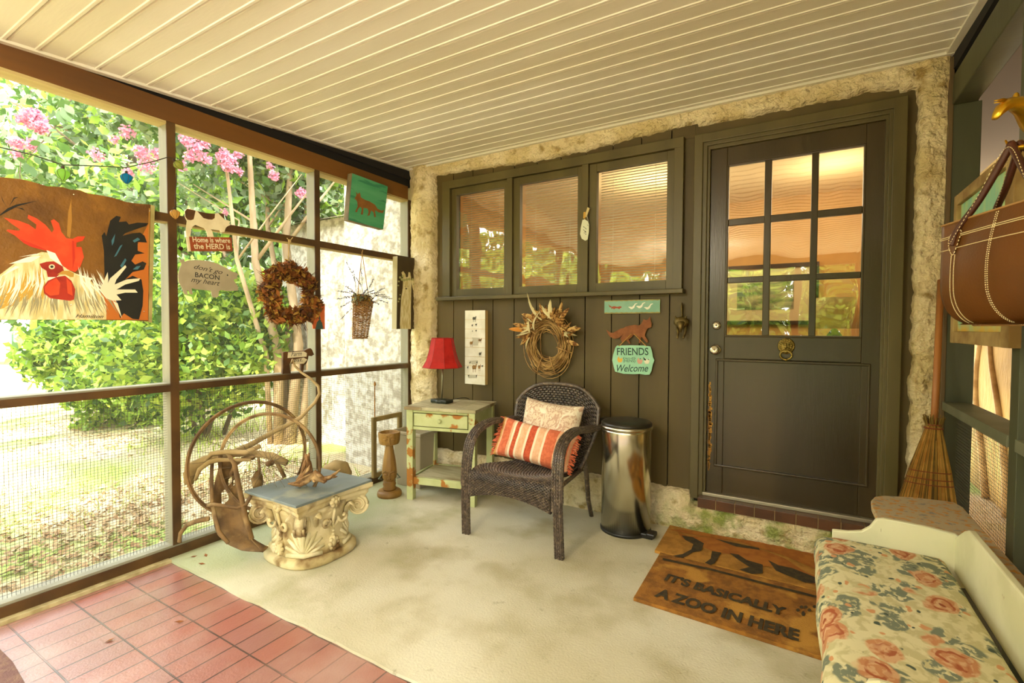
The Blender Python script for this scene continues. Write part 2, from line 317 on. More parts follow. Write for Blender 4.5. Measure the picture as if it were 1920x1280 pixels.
def screenm():
    m = bpy.data.materials.new('insect_screen'); m.use_nodes = True; n = m.node_tree; b = n.nodes['Principled BSDF']; b.inputs['Base Color'].default_value = hx('b8b4a4'); b.inputs['Roughness'].default_value = .9; b.inputs['Alpha'].default_value = .1; return m
scrm = screenm()
for a, b in spans[1:]:
    q = MB(); q.add([(XL-.06, a, .06), (XL-.06, b, .06), (XL-.06, b, 2.27), (XL-.06, a, 2.27)], [(0, 1, 2, 3)]); q.build('insect_screen', scrm, wl)
# ================================================================== right screen wall
wr = sroot('wall_right')
part('beam', greenpost, wr, (XR, XR+.09, YE, 3.07, 2.275, 2.41), bevel=.004)
part('dark_gap_strip', black, wr, (XR+.02, XR+.1, YE, 3.1, 2.41, 2.5))  # same black stand-in for the dark gap on this side
part('post', greenpost, wr, (XR+.004, XR+.105, 3.06, 3.1, 0, 2.275))
part('post', greenpost, wr, (XR, XR+.09, 2.13, 2.2, 0, 2.275))
part('post', greenpost, wr, (XR, XR+.09, .3, .36, 0, 2.275)); part('post', greenpost, wr, (XR, XR+.09, -1.2, -1.14, 0, 2.275))
part('corner_strip', mat('brown_strip', '5a4526', rough=.6), wr, (XR-.012, XR+.004, 3.055, 3.1, 0, 2.5))
for a, b in ((2.2, 3.06), (.36, 2.13), (-1.14, .3)):
    part('rail', mat('rail_paint', '6f7058', '62634a', sc=6, rough=.55), wr, (XR-.005, XR+.1, a, b, .832, .872))
part('sill_plate', greenpost, wr, (XR, XR+.09, YE, 3.06, 0, .05))
q = MB()
for a, b in ((2.2, 3.06), (.36, 2.13)): wiremesh(a, b, .05, .832, XR+.05, wr)
# stucco wall of the neighbouring wing, seen through the right screen
ow = MB(); ow.box(1.35, 1.5, -.5, 9, -.5, 2.75); struct('wall_neighbour', ow, mat('stucco_side', 'b3944c', '8f7336', sc=2.2, rough=.95, bump=.012, bsc=16, det=8, stretch=(1, 1, .35), dist=1.2))
rr = random.Random(33); b = MB()
for k in range(7):
    y0 = 3.3+k*.38+rr.uniform(-.1, .1); b.tube(spline0([(1.34, y0+.5*sin(z_*2.1+k)*(.4+.2*z_)+rr.uniform(-.03, .03), -.18+z_*1.0) for z_ in (0, .4, .8, 1.2, 1.6, 2.0)], 30), [.035-.0009*i for i in range(31)], 7)
tag(b.build('climbing_vine', mat('pale_vine_bark', 'b3935a', '947440', sc=8, rough=.9, bump=.004, bsc=30), smooth=True), 'pale woody vine climbing the tan wall outside the right screen', 'vine')
# ================================================================== back wall: siding, stucco surround
sd = MB(); bw = .188; g0 = -2.405-.188
for i in range(11):
    x0, x1 = g0+i*bw+.0035, g0+(i+1)*bw-.0035
    x0 = max(x0, -2.6); x1 = min(x1, -.575)
    if x1 <= x0: continue
    segs = [(.2, 1.43)] + ([(1.43, 2.45)] if (x1 < -2.48 or x0 > -.66) else [(2.37, 2.45)])
    for z0, z1 in segs: sd.box(x0, x1, 3.118, 3.14, z0, z1)
sd.box(-2.61, -2.49, 3.1205, 3.139, 1.425, 2.449); sd.box(-.64, -.57, 3.1205, 3.139, 1.425, 2.449); sd.box(-.572, .424, 3.12, 3.139, 2.366, 2.449); sd.box(.42, .5, 3.1195, 3.1395, .2, 2.4495)
struct('wall_back', sd, dark)
bk = MB()
for q_ in ((-2.83, -2.4, 0, 2.6), (-.7, -.47, 0, 2.6), (.37, .7, 0, 2.6), (-2.4, -.7, 0, 1.5), (-2.4, -.7, 2.3, 2.6), (-.47, .37, 2.28, 2.6), (-.47, .37, 0, .16)): bk.box(q_[0], q_[1], 3.141, 3.2, q_[2], q_[3])
struct('wall_back_sheathing', bk, mat('groove_dark', '17120a', rough=.95))
def stuccoface():
    b = MB(); st = .0105; X0, X1, Z0, Z1 = XL, XR-.008, 0, 2.53
    nx = int((X1-X0)/st); nz = int((Z1-Z0)/st); vs = []
    for j in range(nz+1):
        for i in range(nx+1):
            x, z = X0+(X1-X0)*i/nx, Z0+(Z1-Z0)*j/nz
            w = .012*noise.noise(Vector((x*9, 0, z*9))) + .008*noise.noise(Vector((x*31, 5, z*31)))
            dx = max(-2.565-x, x-.458); dz = max(z-2.418+.02*sin(x*3), .235-z)
            if -.56 < x < .4: dz = max(z-2.418, .165-z)
            d = max(dx, dz) + w        # > 0 on the stucco
            t = min(1, max(0, (d+.002)/.022)); t = t*t*(3-2*t)
            h = .012*noise.fractal(Vector((x*14, 1.7, z*14)), 1, 2, 4) + .008*noise.noise(Vector((x*38, 3, z*38))) + .006*abs(noise.noise(Vector((x*70, 3, z*70))))
            face = 3.085 - h
            if x < -2.56: face -= .05*sin(min(1, max(0, (x+2.83)/.27))*pi)**.8
            if x > .45: face -= .018*sin(min(1, max(0, (x-.45)/.13))*pi)
            if z > 2.4: face -= .012
            if z < .24: face -= .055*min(1, (1-z/.24)*2.2)
            vs.append((x, face*t + 3.17*(1-t), z))
    fs = []
    for j in range(nz):
        for i in range(nx):
            q = (j*(nx+1)+i, j*(nx+1)+i+1, (j+1)*(nx+1)+i+1, (j+1)*(nx+1)+i)
            if all(vs[k][1] > 3.165 for k in q): continue
            fs.append(q)
    b.add(vs, fs); return b
def mossy():
    m = mat('stucco_mossy', 'ead9b0', 'd6c18e', sc=5, rough=.95, bump=.03, bsc=50, det=8, spec=.1, c3='a68c56', c3sc=14, c3lo=.55, c3hi=.72)
    n = m.node_tree; L = n.links.new; b = n.nodes['Principled BSDF']; src = b.inputs['Base Color'].links[0].from_socket
    t = n.nodes.new('ShaderNodeTexCoord'); s = n.nodes.new('ShaderNodeSeparateXYZ'); L(t.outputs['Object'], s.inputs[0])
    no = n.nodes.new('ShaderNodeTexNoise'); no.inputs['Scale'].default_value = 11; no.inputs['Detail'].default_value = 8; L(t.outputs['Object'], no.inputs['Vector'])
    def mr(v, a, c, d=1): q = n.nodes.new('ShaderNodeMapRange'); q.inputs['From Min'].default_value = a; q.inputs['From Max'].default_value = c; q.inputs['To Max'].default_value = d; L(v, q.inputs['Value']); return q.outputs[0]
    def mul(a, c): q = n.nodes.new('ShaderNodeMath'); q.operation = 'MULTIPLY'; L(a, q.inputs[0]); L(c, q.inputs[1]); return q.outputs[0]
    f = mul(mul(mr(s.outputs['Z'], .22, .14), mr(s.outputs['X'], -.95, -.45)), mr(no.outputs['Fac'], .42, .62, .85))
    x = n.nodes.new('ShaderNodeMix'); x.data_type = 'RGBA'; L(f, x.inputs['Factor']); L(src, x.inputs[6]); x.inputs[7].default_value = hx('7f8f34'); L(x.outputs[2], b.inputs['Base Color']); return m
struct('wall_back_stucco', stuccoface(), mossy(), smooth=True)
lc = MB(); lc.box(XL-.12, XL, 3.1, 3.3, -.4, 2.6); struct('wall_back_end', lc, stucco)
# ---- three windows in one frame
fr_ = sroot('window_frame')
fx = [-2.49, -2.405, -1.9, -1.846, -1.31, -1.255, -.70, -.64]
def fpart(n_, p, *bx, m=trimp, bevel=.002): return part(n_, m, p, *bx, bevel=bevel)
fpart('head_casing', fr_, (-2.495, -.635, 3.085, 3.16, 2.318, 2.378)); fpart('jamb', fr_, (-2.495, -2.42, 3.085, 3.16, 1.455, 2.318)); fpart('jamb', fr_, (-.69, -.635, 3.085, 3.16, 1.455, 2.318))
fpart('mullion', fr_, (-1.892, -1.846, 3.09, 3.16, 1.455, 2.318)); fpart('mullion', fr_, (-1.297, -1.251, 3.09, 3.16, 1.455, 2.318))
fpart('sill', fr_, (-2.53, -.62, 3.045, 3.16, 1.43, 1.458), bevel=.004)
sashes = ((-2.418, -1.894), (-1.844, -1.299), (-1.249, -.692)); gx = ((-2.37, -1.926), (-1.79, -1.334), (-1.198, -.736))
bl = mat('ivory_blind_slats', 'f0e8cc', rough=.5, transl=.25); crd = mat('blind_cord', 'efe9d6', rough=.8)
for k, ((a, b), (c, d)) in enumerate(zip(sashes, gx)):
    w = sroot('window_%d' % (k+1))
    fpart('sash', w, (a, c, 3.108, 3.15, 1.46, 2.315), (d, b, 3.108, 3.15, 1.46, 2.315), (c, d, 3.108, 3.15, 1.46, 1.518), (c, d, 3.108, 3.15, 2.263, 2.315))
    g = MB(); g.add([(c, 3.128, 1.51), (d, 3.128, 1.51), (d, 3.128, 2.27), (c, 3.128, 2.27)], [(0, 1, 2, 3)]); g.build('pane', glass, w)
    h = thing('venetian_blind', ['ivory horizontal blind behind the leftmost of the three window panes', 'ivory horizontal blind behind the middle one of the three window panes', 'ivory horizontal blind behind the window pane nearest the door'][k], 'blind', ((c+d)/2, 3.2, 1.5), 'blinds in the row of windows')
    z = 1.525; s_ = MB(); R = Matrix.Rotation(radians(30), 3, 'X')
    while z < 2.3: s_.obox(((c+d)/2, 3.2, z), (d-c-.0, .024, .0012), R); z += .0182
    s_.build('slats', bl, h); e = MB(); e.box(c-.0, d+.0, 3.186, 3.214, 2.29, 2.32); e.build('head_rail', bl, h)
    e = MB(); 
    for xx in (c+.09, d-.09): e.tube([(xx, 3.187, 1.52), (xx, 3.187, 2.3)], .0012, 5)
    e.build('ladder_cords', crd, h)
# ---- door
dr = sroot('door_1')
jm = MB()    # stepped casing around the opening
for x0, x1, y0 in ((-.57, -.522, 3.07), (-.526, -.498, 3.083), (-.502, -.483, 3.097)): jm.box(x0, x1, y0, 3.16, .19, 2.366+(-.57-x0)*1.0)
for x0, x1, y0 in ((.372, .428, 3.07), (.357, .38, 3.083), (.345, .362, 3.097)): jm.box(x0, x1, y0, 3.16, .14 if x0 > .37 else .19, 2.366-(.428-x1)*1.0)
for z0, z1, y0, dx in ((2.316, 2.366, 3.07, 0), (2.296, 2.32, 3.083, .045), (2.276, 2.3, 3.097, .07)): jm.box(-.57+dx, .428-dx, y0+.0003, 3.16, z0, z1)
jm.build('casing', trimp, dr, bevel=.003)
LY, LX0, LX1, LZ0, LZ1 = 3.115, -.483, .363, .232, 2.276
gxs = ((-.383, -.197), (-.161, .03), (.063, .259)); gzs = ((1.18, 1.484), (1.518, 1.82), (1.858, 2.167))
lf = MB(); lf.box(LX0, gxs[0][0]-.01, LY, LY+.04, LZ0, LZ1); lf.box(gxs[2][1]+.01, LX1, LY, LY+.04, LZ0, LZ1)
lf.box(gxs[0][0]-.01, gxs[2][1]+.01, LY, LY+.04, 2.177, LZ1); lf.box(gxs[0][0]-.01, gxs[2][1]+.01, LY, LY+.04, 1.04, 1.17)
lf.box(gxs[0][0]-.01, gxs[2][1]+.01, LY, LY+.04, LZ0, .395); lf.box(LX0+.02, LX1-.02, LY+.008, LY+.036, .38, 1.06)
leaf = lf.build('door_leaf', doorp, dr, bevel=.003)
mu = MB()
for a, b in ((gxs[0][1], gxs[1][0]), (gxs[1][1], gxs[2][0])): mu.box(a, b, LY+.002, LY+.03, 1.17, 2.177)
for a, b in ((1.484, 1.518), (1.82, 1.858)): mu.box(gxs[0][0], gxs[2][1], LY+.003, LY+.029, a, b)
for a, b, c, d in ((gxs[0][0]-.012, gxs[0][0], 1.17, 2.18), (gxs[2][1], gxs[2][1]+.012, 1.17, 2.18)): mu.box(a, b, LY-.002, LY+.03, c, d)
for a, b in ((1.168, 1.18), (2.167, 2.179)): mu.box(gxs[0][0]-.012, gxs[2][1]+.012, LY-.002, LY+.03, a, b)
mu.build('muntins', doorp, dr, bevel=.004)
g = MB(); g.add([(-.4, LY+.018, 1.165), (.28, LY+.018, 1.165), (.28, LY+.018, 2.185), (-.4, LY+.018, 2.185)], [(0, 1, 2, 3)]); g.build('pane', glass, dr)
mo = MB()
for a, b, c, d in ((-.44, -.425, .396, 1.034), (.297, .31, .396, 1.034)): mo.box(a, b, LY-.008, LY+.012, c, d)
for a, b in ((.392, .405), (1.024, 1.038)): mo.box(-.44, .31, LY-.009, LY+.012, a, b)
mo.build('panel_moulding', doorp, dr, bevel=.004)
pw = MB(); rr_ = random.Random(5)    # worn strip of bare wood on the lock edge
for i in range(46):
    z = .36+i*.0115; w_ = .02*sin(pi*(i+1)/47)**.5*rr_.uniform(.5, 1); x0 = -.478+rr_.uniform(0, .006); pw.box(x0, x0+w_+.003, LY-.0012, LY+.001, z, z+.0125+rr_.uniform(0, .01))
pw.build('worn_strip', mat('bare_wood', 'c9923a', '8a5c1c', sc=30, rough=.8, stretch=(1, 1, .1)), dr, bevel=0)
RX = Matrix.Rotation(radians(90), 3, 'X')
for (x, z, r, nm) in ((-.437, 1.235-.0, .025, 'deadbolt'), (-.44, 1.092, .031, 'door_knob')):
    k = MB(); k.lathe([(r, 0), (r, .006), (r*.86, .01), (r*.8, .012)], (x, LY, z), 28, R=RX)
    if nm == 'door_knob': k.lathe([(.011, .01), (.011, .03), (.022, .036), (.027, .048), (.026, .06), (.018, .066), (.0, .067)], (x, LY, z), 28, R=RX)
    else: k.lathe([(r*.7, .01), (r*.68, .022), (r*.5, .024), (0, .024)], (x, LY, z), 28, R=RX)
    k = k.build(nm, silver, dr, smooth=True, bevel=0); kk = MB(); yy = LY-(.068 if nm == 'door_knob' else .025); kk.box(x-.0012, x+.0012, yy, yy+.002, z-.006, z+.006); kk.build('keyhole', black, k)
th = MB(); th.box(-.50, .375, 3.085, 3.15, .212, .232); th.build('threshold', mat('aluminium_threshold', 'a59a80', rough=.45, metal=.7), dr, bevel=.003)
tl = MB(); x = -.515
while x < .36: tl.box(x, min(x+.098, .372), 3.03, 3.12, .155, .212); x += .1015
struct('trim_4', tl, mat('brown_step_tiles', '5e3a20', '4c2f1a', sc=9, rough=.35, bump=.0006, bsc=60), bevel=.002)
gr = MB(); gr.box(-.515, .372, 3.034, 3.12, .153, .209); struct('trim_5', gr, mat('tile_grout', 'a08a5c', rough=.9))
# ================================================================== the room behind the glass
rm = sroot('wall_interior'); wm = mat('terracotta_tan_plaster', 'cda468', 'c49a5c', sc=2, rough=.9)
rb = MB(); rb.box(-2.7, .62, 5.9, 6.0, .2, 2.7); rb.box(-2.8, -2.7, 3.2, 6, .2, 2.7); rb.box(.62, .70, 3.2, 6, .2, 2.7); rb.build('plaster', wm, rm)
rb = MB(); rb.box(-2.8, .7, 3.2, 6, 2.6, 2.7); rb.build('interior_ceiling', mat('interior_ceiling_paint', 'f0dcae', rough=.9), rm)
rb = MB(); rb.box(-2.8, .7, 3.2, 6, .12, .2); rb.build('interior_floor', mat('interior_wood_floor', '7a4a20', '5c3514', sc=5, rough=.5, stretch=(.2, 1, 1)), rm)
lamp('room_lamp', (-1.2, 4.6, 2.3), 11, (1, .8, .52), .3); lamp('room_lamp', (.2, 4.9, 2.3), 7, (1, .8, .52), .3)
d = MB(); d.lathe([(.07, -.006), (.07, 0)], (-.95, 5.0, 2.6), 24); tag(d.build('recessed_light', mat('lit_downlight', 'fff0d0', emit=('ffe2b0', 12))), 'round recessed light in the ceiling of the room behind the windows', 'light')
t = thing('picture_frame', 'dark framed picture with wide mat on the orange wall seen through the door glass', 'picture', (-.3, 5.88, 1.4))
b = MB()
for q_ in ((-.84, .14, 1.26, 1.30), (-.84, .14, 1.86, 1.9), (-.84, -.8, 1.3, 1.86), (.1, .14, 1.3, 1.86)): b.box(q_[0], q_[1], 5.86, 5.9, q_[2], q_[3])
b.build('frame', mat('dark_frame', '1f1a10', rough=.4), t)
b = MB(); b.box(-.8, .1, 5.885, 5.895, 1.3, 1.86); b.build('mat_board', mat('mat_board', 'd8cba4', rough=.8), t)
b = MB(); b.box(-.62, -.08, 5.88, 5.886, 1.42, 1.74); b.build('print', mat('landscape_print', '5f6a4a', 'b0a888', sc=7, rough=.6, stretch=(.6, 1, 2)), t)
t = thing('table_lamp', 'table lamp with pale drum shade seen through the lowest right door pane', 'lamp', (.21, 4.4, .95))
b = MB(); b.lathe([(.09, 0), (.09, .02), (.03, .05), (.06, .14), (.05, .22), (.015, .27), (.012, .33)], (.21, 4.4, .95), 24); b.build('base', mat('lamp_base_dark', '3a2a18', rough=.3), t, smooth=True)
b = MB(); b.lathe([(.17, .27), (.13, .5)], (.21, 4.4, .95), 32); b.build('lamp_shade', mat('pale_lamp_shade', 'e6d6a8', rough=.8, transl=.5), t, smooth=True)
t = MB(); t.box(.0, .55, 4.2, 4.6, .205, .95); tag(t.build('side_cabinet', mat('cabinet_wood', '6a431e', rough=.5)), 'plain wooden cabinet under the lamp in the room behind the door', 'cabinet')
# ================================================================== outdoors
GZ = -.18
gm = mat('dry_ground', 'cfc09a', 'b8a67e', sc=1.3, rough=.95, bump=.02, bsc=14, det=8, c3='95a552', c3sc=.9, c3lo=.5, c3hi=.62)
g = MB(); N_ = 46
def gh(x, y): return GZ + .05*noise.noise(Vector((x*.5, y*.5, 0))) + max(0, (-x-9))*.012
xs = [-2.92 - 40*(i/N_)**2 for i in range(N_+1)]; ys = [-30 + 70*j/70 for j in range(71)]
g.add([(x, y, gh(x, y) if x < -3.2 else GZ) for x in xs for y in ys], [(i*71+j, (i+1)*71+j, (i+1)*71+j+1, i*71+j+1) for i in range(N_) for j in range(70)])
g.add([(-2.92, -30, GZ), (12, -30, GZ), (12, YE-.3, GZ), (-2.92, YE-.3, GZ)], [(0, 1, 2, 3)])
g.add([(1.0, YE-.3, GZ), (12, YE-.3, GZ), (12, 40, GZ), (1.0, 40, GZ)], [(0, 1, 2, 3)])
struct('ground', g, gm, smooth=True)
# house wing in the left distance: tall part near, lower part beyond
hw = MB(); xa = onB(646, 500, 3.4).x; hw.box(xa, -2.95, 3.4, 3.9, -.5, 3.4); hw.box(-2.95, -2.86, 3.3, 3.9, -.5, 3.4); struct('wall_wing', hw, stucco_out)
hb = MB(); p = onB(646, 406, 3.9); p2 = onB(528, 425, 3.9); hb.box(p2.x, xa+.01, 3.9, 4.3, -.5, p.z); struct('wall_wing_low', hb, stucco_out)
rw = MB(); rw.add([(p2.x-.15, 3.7, p.z-.05), (xa, 3.7, p.z-.05), (xa, 6.0, p.z+.75), (p2.x-.15, 6.0, p.z+.75)], [(0, 1, 2, 3)]); struct('roof_wing', rw, mat('brown_shingles', '8a7658', '6c5a40', sc=20, rough=.9))
leafA = mat('leaf_bright_green', '9cba48', '7da238', sc=3, rough=.5, transl=.5); leafB = mat('leaf_mid_green', '4f7230', '3e5f26', sc=3, rough=.5, transl=.4)
leafY = mat('leaf_yellow_green', 'b4c456', '98b044', sc=3, rough=.5, transl=.55); leafD = mat('leaf_grey_green', '94a67c', '75896a', sc=2, rough=.6, transl=.35)
pink = mat('pink_blossom', 'cf7f98', 'dda0b2', sc=20, rough=.7, transl=.3); barkm = mat('pale_smooth_bark', 'b79f7c', '8f7a5a', sc=6, rough=.85, bump=.004, bsc=20, stretch=(1, 1, .3)); barkd = mat('grey_brown_bark', '7a6a54', '5a4c3a', sc=8, rough=.9, bump=.01, bsc=14, stretch=(1, 1, .3))
def G(px, d, z=None):
    p = atD(px, 600, d); p.z = GZ if z is None else z; return p
def blob(c, R_, n, seed):     # clumps scattered in a big ellipsoid
    r = random.Random(seed); out = []
    for i in range(n):
        while True:
            v = Vector((r.uniform(-1, 1), r.uniform(-1, 1), r.uniform(-1, 1)))
            if .3 < v.length < 1: break
        out.append((c[0]+v.x*R_[0], c[1]+v.y*R_[1], c[2]+v.z*R_[2]))
    return out
def bush(name, label, cat, c, R_, clumps, cr, n, size, ms, seed, group, stems=5):
    t = thing(name, label, cat, (c[0], c[1], GZ), group)
    leafmesh(blob(c, R_, clumps, seed), [cr*(.7+.6*random.Random(seed+i).random()) for i in range(clumps)], n, size, 'foliage', None, t, ms=ms, seed=seed, shell=.3)
    b = MB(); r = random.Random(seed)
    for i in range(stems):
        x0, y0 = c[0]+r.uniform(-.2, .2), c[1]+r.uniform(-.2, .2); q = Vector((c[0]+r.uniform(-1, 1)*R_[0]*.7, c[1]+r.uniform(-1, 1)*R_[1]*.7, c[2]+r.uniform(-.2, .6)*R_[2]))
        b.tube([(x0, y0, GZ-.05), (x0*.6+q.x*.4, y0*.6+q.y*.4, GZ+(q.z-GZ)*.5), q], [.03, .022, .008], 6)
    b.build('stems', barkd, t, smooth=True); return t
p = G(248, 7.2); bush('shrub', 'bright green leafy shrub in the yard, left of the screen post, below the rooster painting', 'shrub', (p.x, p.y, .75), (1.15, 1.0, .95), 34, .42, 17000, .06, [leafA, leafY, leafA, leafB], 3, 'sunlit shrubs in the yard')
p = G(395, 6.2); bush('shrub', 'bright green leafy shrub behind the pig shaped sign', 'shrub', (p.x, p.y, .95), (1.1, 1.0, .95), 34, .42, 17000, .055, [leafA, leafY, leafB], 5, 'sunlit shrubs in the yard')
p = G(330, 9.0); bush('shrub', 'large loose shrub standing behind the two bright green shrubs', 'shrub', (p.x, p.y, 1.1), (1.8, 1.6, 1.3), 40, .5, 12000, .08, [leafB, leafA, leafD], 8, 'sunlit shrubs in the yard')
# crepe myrtle with several pale trunks
p = G(500, 5.6); t = thing('flowering_tree', 'pink flowering tree with several pale smooth trunks outside the middle screen', 'tree', (p.x, p.y, GZ))
b = MB(); tk = []
for (px0, px1, py1, d1, r0) in ((520, 470, 330, 5.3, .1), (540, 545, 300, 5.8, .11), (505, 425, 315, 5.0, .055), (560, 580, 330, 6.3, .08), (530, 500, 260, 6.2, .07)):
    a = G(px0, 5.8); e = atD(px1, py1, d1); m1 = a.lerp(e, .35)+Vector((.05, .08, 0)); m2 = a.lerp(e, .7)+Vector((-.08, .0, 0)); r0 *= .62; b.tube([a-Vector((0, 0, .1)), m1, m2, e, e+(e-m2)*1.2], [r0, r0*.85, r0*.65, r0*.45, r0*.15], 8)
    for s_ in (-1, 1): b.tube([m2, m2+Vector((.3*s_, .2, .5)), m2+Vector((.7*s_, .3*s_, .9))], [r0*.4, r0*.25, r0*.08], 6)
b.build('trunks', barkm, t, smooth=True)
cs = [tuple(atD(x, y, d)) for x, y, d in ((350, 230, 5), (420, 250, 5.5), (500, 290, 5.8), (460, 200, 5.2), (560, 300, 6), (540, 380, 6.3), (380, 330, 6), (620, 340, 6.5), (300, 180, 4.6), (250, 200, 5), (600, 240, 6), (620, 395, 6.2))]
leafmesh(cs, [.42, .5, .5, .5, .5, .4, .4, .4, .4, .4, .5, .3], 7500, .065, 'foliage', None, t, ms=[leafA, leafD, leafB, leafD], seed=4, shell=.2)
fl = [tuple(atD(x, y, d)) for x, y, d in ((350, 262, 4.6), (366, 275, 4.6), (383, 268, 4.7), (358, 293, 4.6), (382, 296, 4.7), (425, 300, 4.9), (432, 312, 4.9), (420, 290, 4.9), (448, 288, 5), (507, 311, 5.2), (513, 330, 5.2), (565, 362, 5.5), (238, 248, 4.5), (265, 287, 4.5), (295, 290, 4.6), (275, 310, 4.6), (180, 290, 4.8), (240, 325, 4.6), (422, 398, 5.4), (215, 262, 4.5), (450, 322, 5), (340, 310, 4.6))]
leafmesh(fl, [q_*.78 for q_ in (.085, .1, .08, .08, .09, .13, .1, .09, .07, .06, .08, .09, .09, .09, .08, .1, .09, .07, .06, .06, .06, .07)], 2300, .026, 'blossoms', pink, t, seed=9, shell=.1, stretch=1)
# near branch with big leaves and a pink flower spray at top left
t = thing('flowering_branch', 'drooping leafy branch with pink blossom hanging outside above the rooster painting', 'branch', atD(130, 170, 3.4))
b = MB(); pl = [atD(x, y, 3.4) for x, y in ((150, 150), (128, 195), (112, 225), (90, 255), (66, 280), (50, 300))]; b.tube(pl, [.007, .006, .005, .005, .004, .002], 6); b.tube([atD(38, 345, 3.4), atD(37, 325, 3.4), atD(40, 290, 3.4), atD(66, 280, 3.4)], [.002, .003, .003, .003], 6); b.build('stem', barkd, t, smooth=True)
b = MB()
for (x, y, a, l) in ((114, 220, -70, 30), (124, 215, -60, 34), (103, 228, 200, 26), (98, 244, -10, 18), (90, 262, -40, 24), (78, 282, -70, 26), (84, 278, -50, 26), (120, 195, 200, 28), (130, 205, -50, 28), (66, 268, 190, 22), (70, 300, -60, 22), (50, 315, -80, 24), (20, 322, 200, 20), (62, 322, -70, 24), (40, 300, 160, 20)):
    c_ = atD(x, y, 3.38); l_ = l/FPX*3.4; a = radians(a); du = _R*cos(a)+_U*sin(a); dv = (-_R*sin(a)+_U*cos(a))*.8 + _F*.5
    b.add([c_-du*l_*.5, c_+dv*l_*.26-du*l_*.1, c_+dv*l_*.22+du*l_*.2, c_+du*l_*.5, c_-dv*l_*.22+du*l_*.2, c_-dv*l_*.26-du*l_*.1], [(0, 1, 2, 3, 4, 5)])
b.build('leaves', leafB, t)
leafmesh([tuple(atD(x, y, 3.5)) for x, y in ((55, 222), (72, 232), (68, 218), (80, 240), (40, 222), (30, 268), (62, 272), (30, 290))], [.07, .07, .06, .05, .04, .05, .05, .04], 1300, .02, 'blossoms', pink, t, seed=12, shell=.1, stretch=1)
# background trees
for i, (px, d, h, w, nm, lb, ms) in enumerate(((-60, 15, 9.5, 3.2, 'oak_tree', 'tall shady tree at the far left edge beyond the yard fence', [leafD, leafB]), (70, 17, 11, 3.4, 'oak_tree', 'tall tree beyond the fence with sky showing through, above the rooster painting', [leafD, leafB, leafA]),
     (250, 14, 9.5, 3, 'oak_tree', 'tall green tree in the distance behind the blue lantern', [leafA, leafB, leafD]), (420, 12, 8.5, 2.6, 'oak_tree', 'tall grey green tree in the distance behind the cow sign', [leafD, leafA, leafB]), (590, 12, 8.5, 2.6, 'oak_tree', 'tall distant tree above the low wing wall outside', [leafB, leafA, leafD]), (330, 20, 11, 4.5, 'oak_tree', 'farthest broad tree in the middle of the woodland outside', [leafD, leafB]), (-300, 14, 7, 3.5, 'oak_tree', 'tree beyond the left edge of the picture', [leafD, leafB]), (700, 13, 7, 3, 'oak_tree', 'tree behind the tall wing wall outside', [leafB, leafD]))):
    p = G(px, d); t = thing(nm, lb, 'tree', (p.x, p.y, GZ), 'trees beyond the yard')
    b = MB(); b.tube([(p.x, p.y, GZ-.1), (p.x+.1, p.y, h*.35), (p.x-.1, p.y+.1, h*.8)], [.22, .17, .08], 8)
    r = random.Random(i)
    for k in range(7): a = r.uniform(0, 6.28); z = h*(.2+.08*k); b.tube([(p.x, p.y, z), (p.x+cos(a)*w*.4, p.y+sin(a)*w*.4, z+.6), (p.x+cos(a)*w*.8, p.y+sin(a)*w*.8, z+1.0)], [.07, .05, .02], 6)
    b.build('trunk', barkd, t, smooth=True)
    leafmesh(blob((p.x, p.y, h*.55), (w*.85, w*.85, h*.46), 54, i+20), [w*.26]*54, (3800 if i < 2 else 7500), .15, 'crown', None, t, ms=ms, seed=i+30, shell=.2)
# trees and shrubs behind the camera side (seen in the window reflections)
for i, (x, y, h) in enumerate(((-7, -12, 5.5), (-2.5, -13, 5), (2, -12.5, 4.6), (6.5, -12, 4.6), (-12, -7, 7), (-14, -3, 7), (-10.5, -11, 7))):
    t = thing('garden_tree', 'leafy tree in the garden at the open rear end of the porch', 'tree', (x, y, GZ), 'trees at the rear of the porch')
    b = MB(); b.tube([(x, y, GZ-.1), (x+.1, y, h*.4), (x, y, h*.8)], [.2, .15, .07], 8); b.build('trunk', barkd, t, smooth=True)
    leafmesh(blob((x, y, h*.5), (2.0, 2.0, h*.45), 34, i+60), [.7]*34, 3600, .2, 'crown', None, t, ms=[leafA, leafY, leafB], seed=i+70, shell=.2)
t = thing('shade_tree', 'big tree whose high canopy shades the side yard, above the view', 'tree', (-7.5, -2.5, GZ))
b = MB(); b.tube([(-7.5, -2.5, GZ-.1), (-7.3, -2.2, 3), (-5, -1, 6.3)], [.25, .2, .12], 8); b.tube([(-7.3, -2.2, 3), (-8.5, 0, 6.5)], [.15, .06], 6); b.tube([(-6.6, -1.6, 4.5), (-4.8, .5, 6.6)], [.12, .05], 6); b.build('trunk', barkd, t, smooth=True)
leafmesh(blob((-3.2, -.9, 6.8), (2.6, 2.9, .8), 40, 5), [.5]*40, 4200, .11, 'crown', None, t, ms=[leafA, leafB], seed=91, shell=.1)
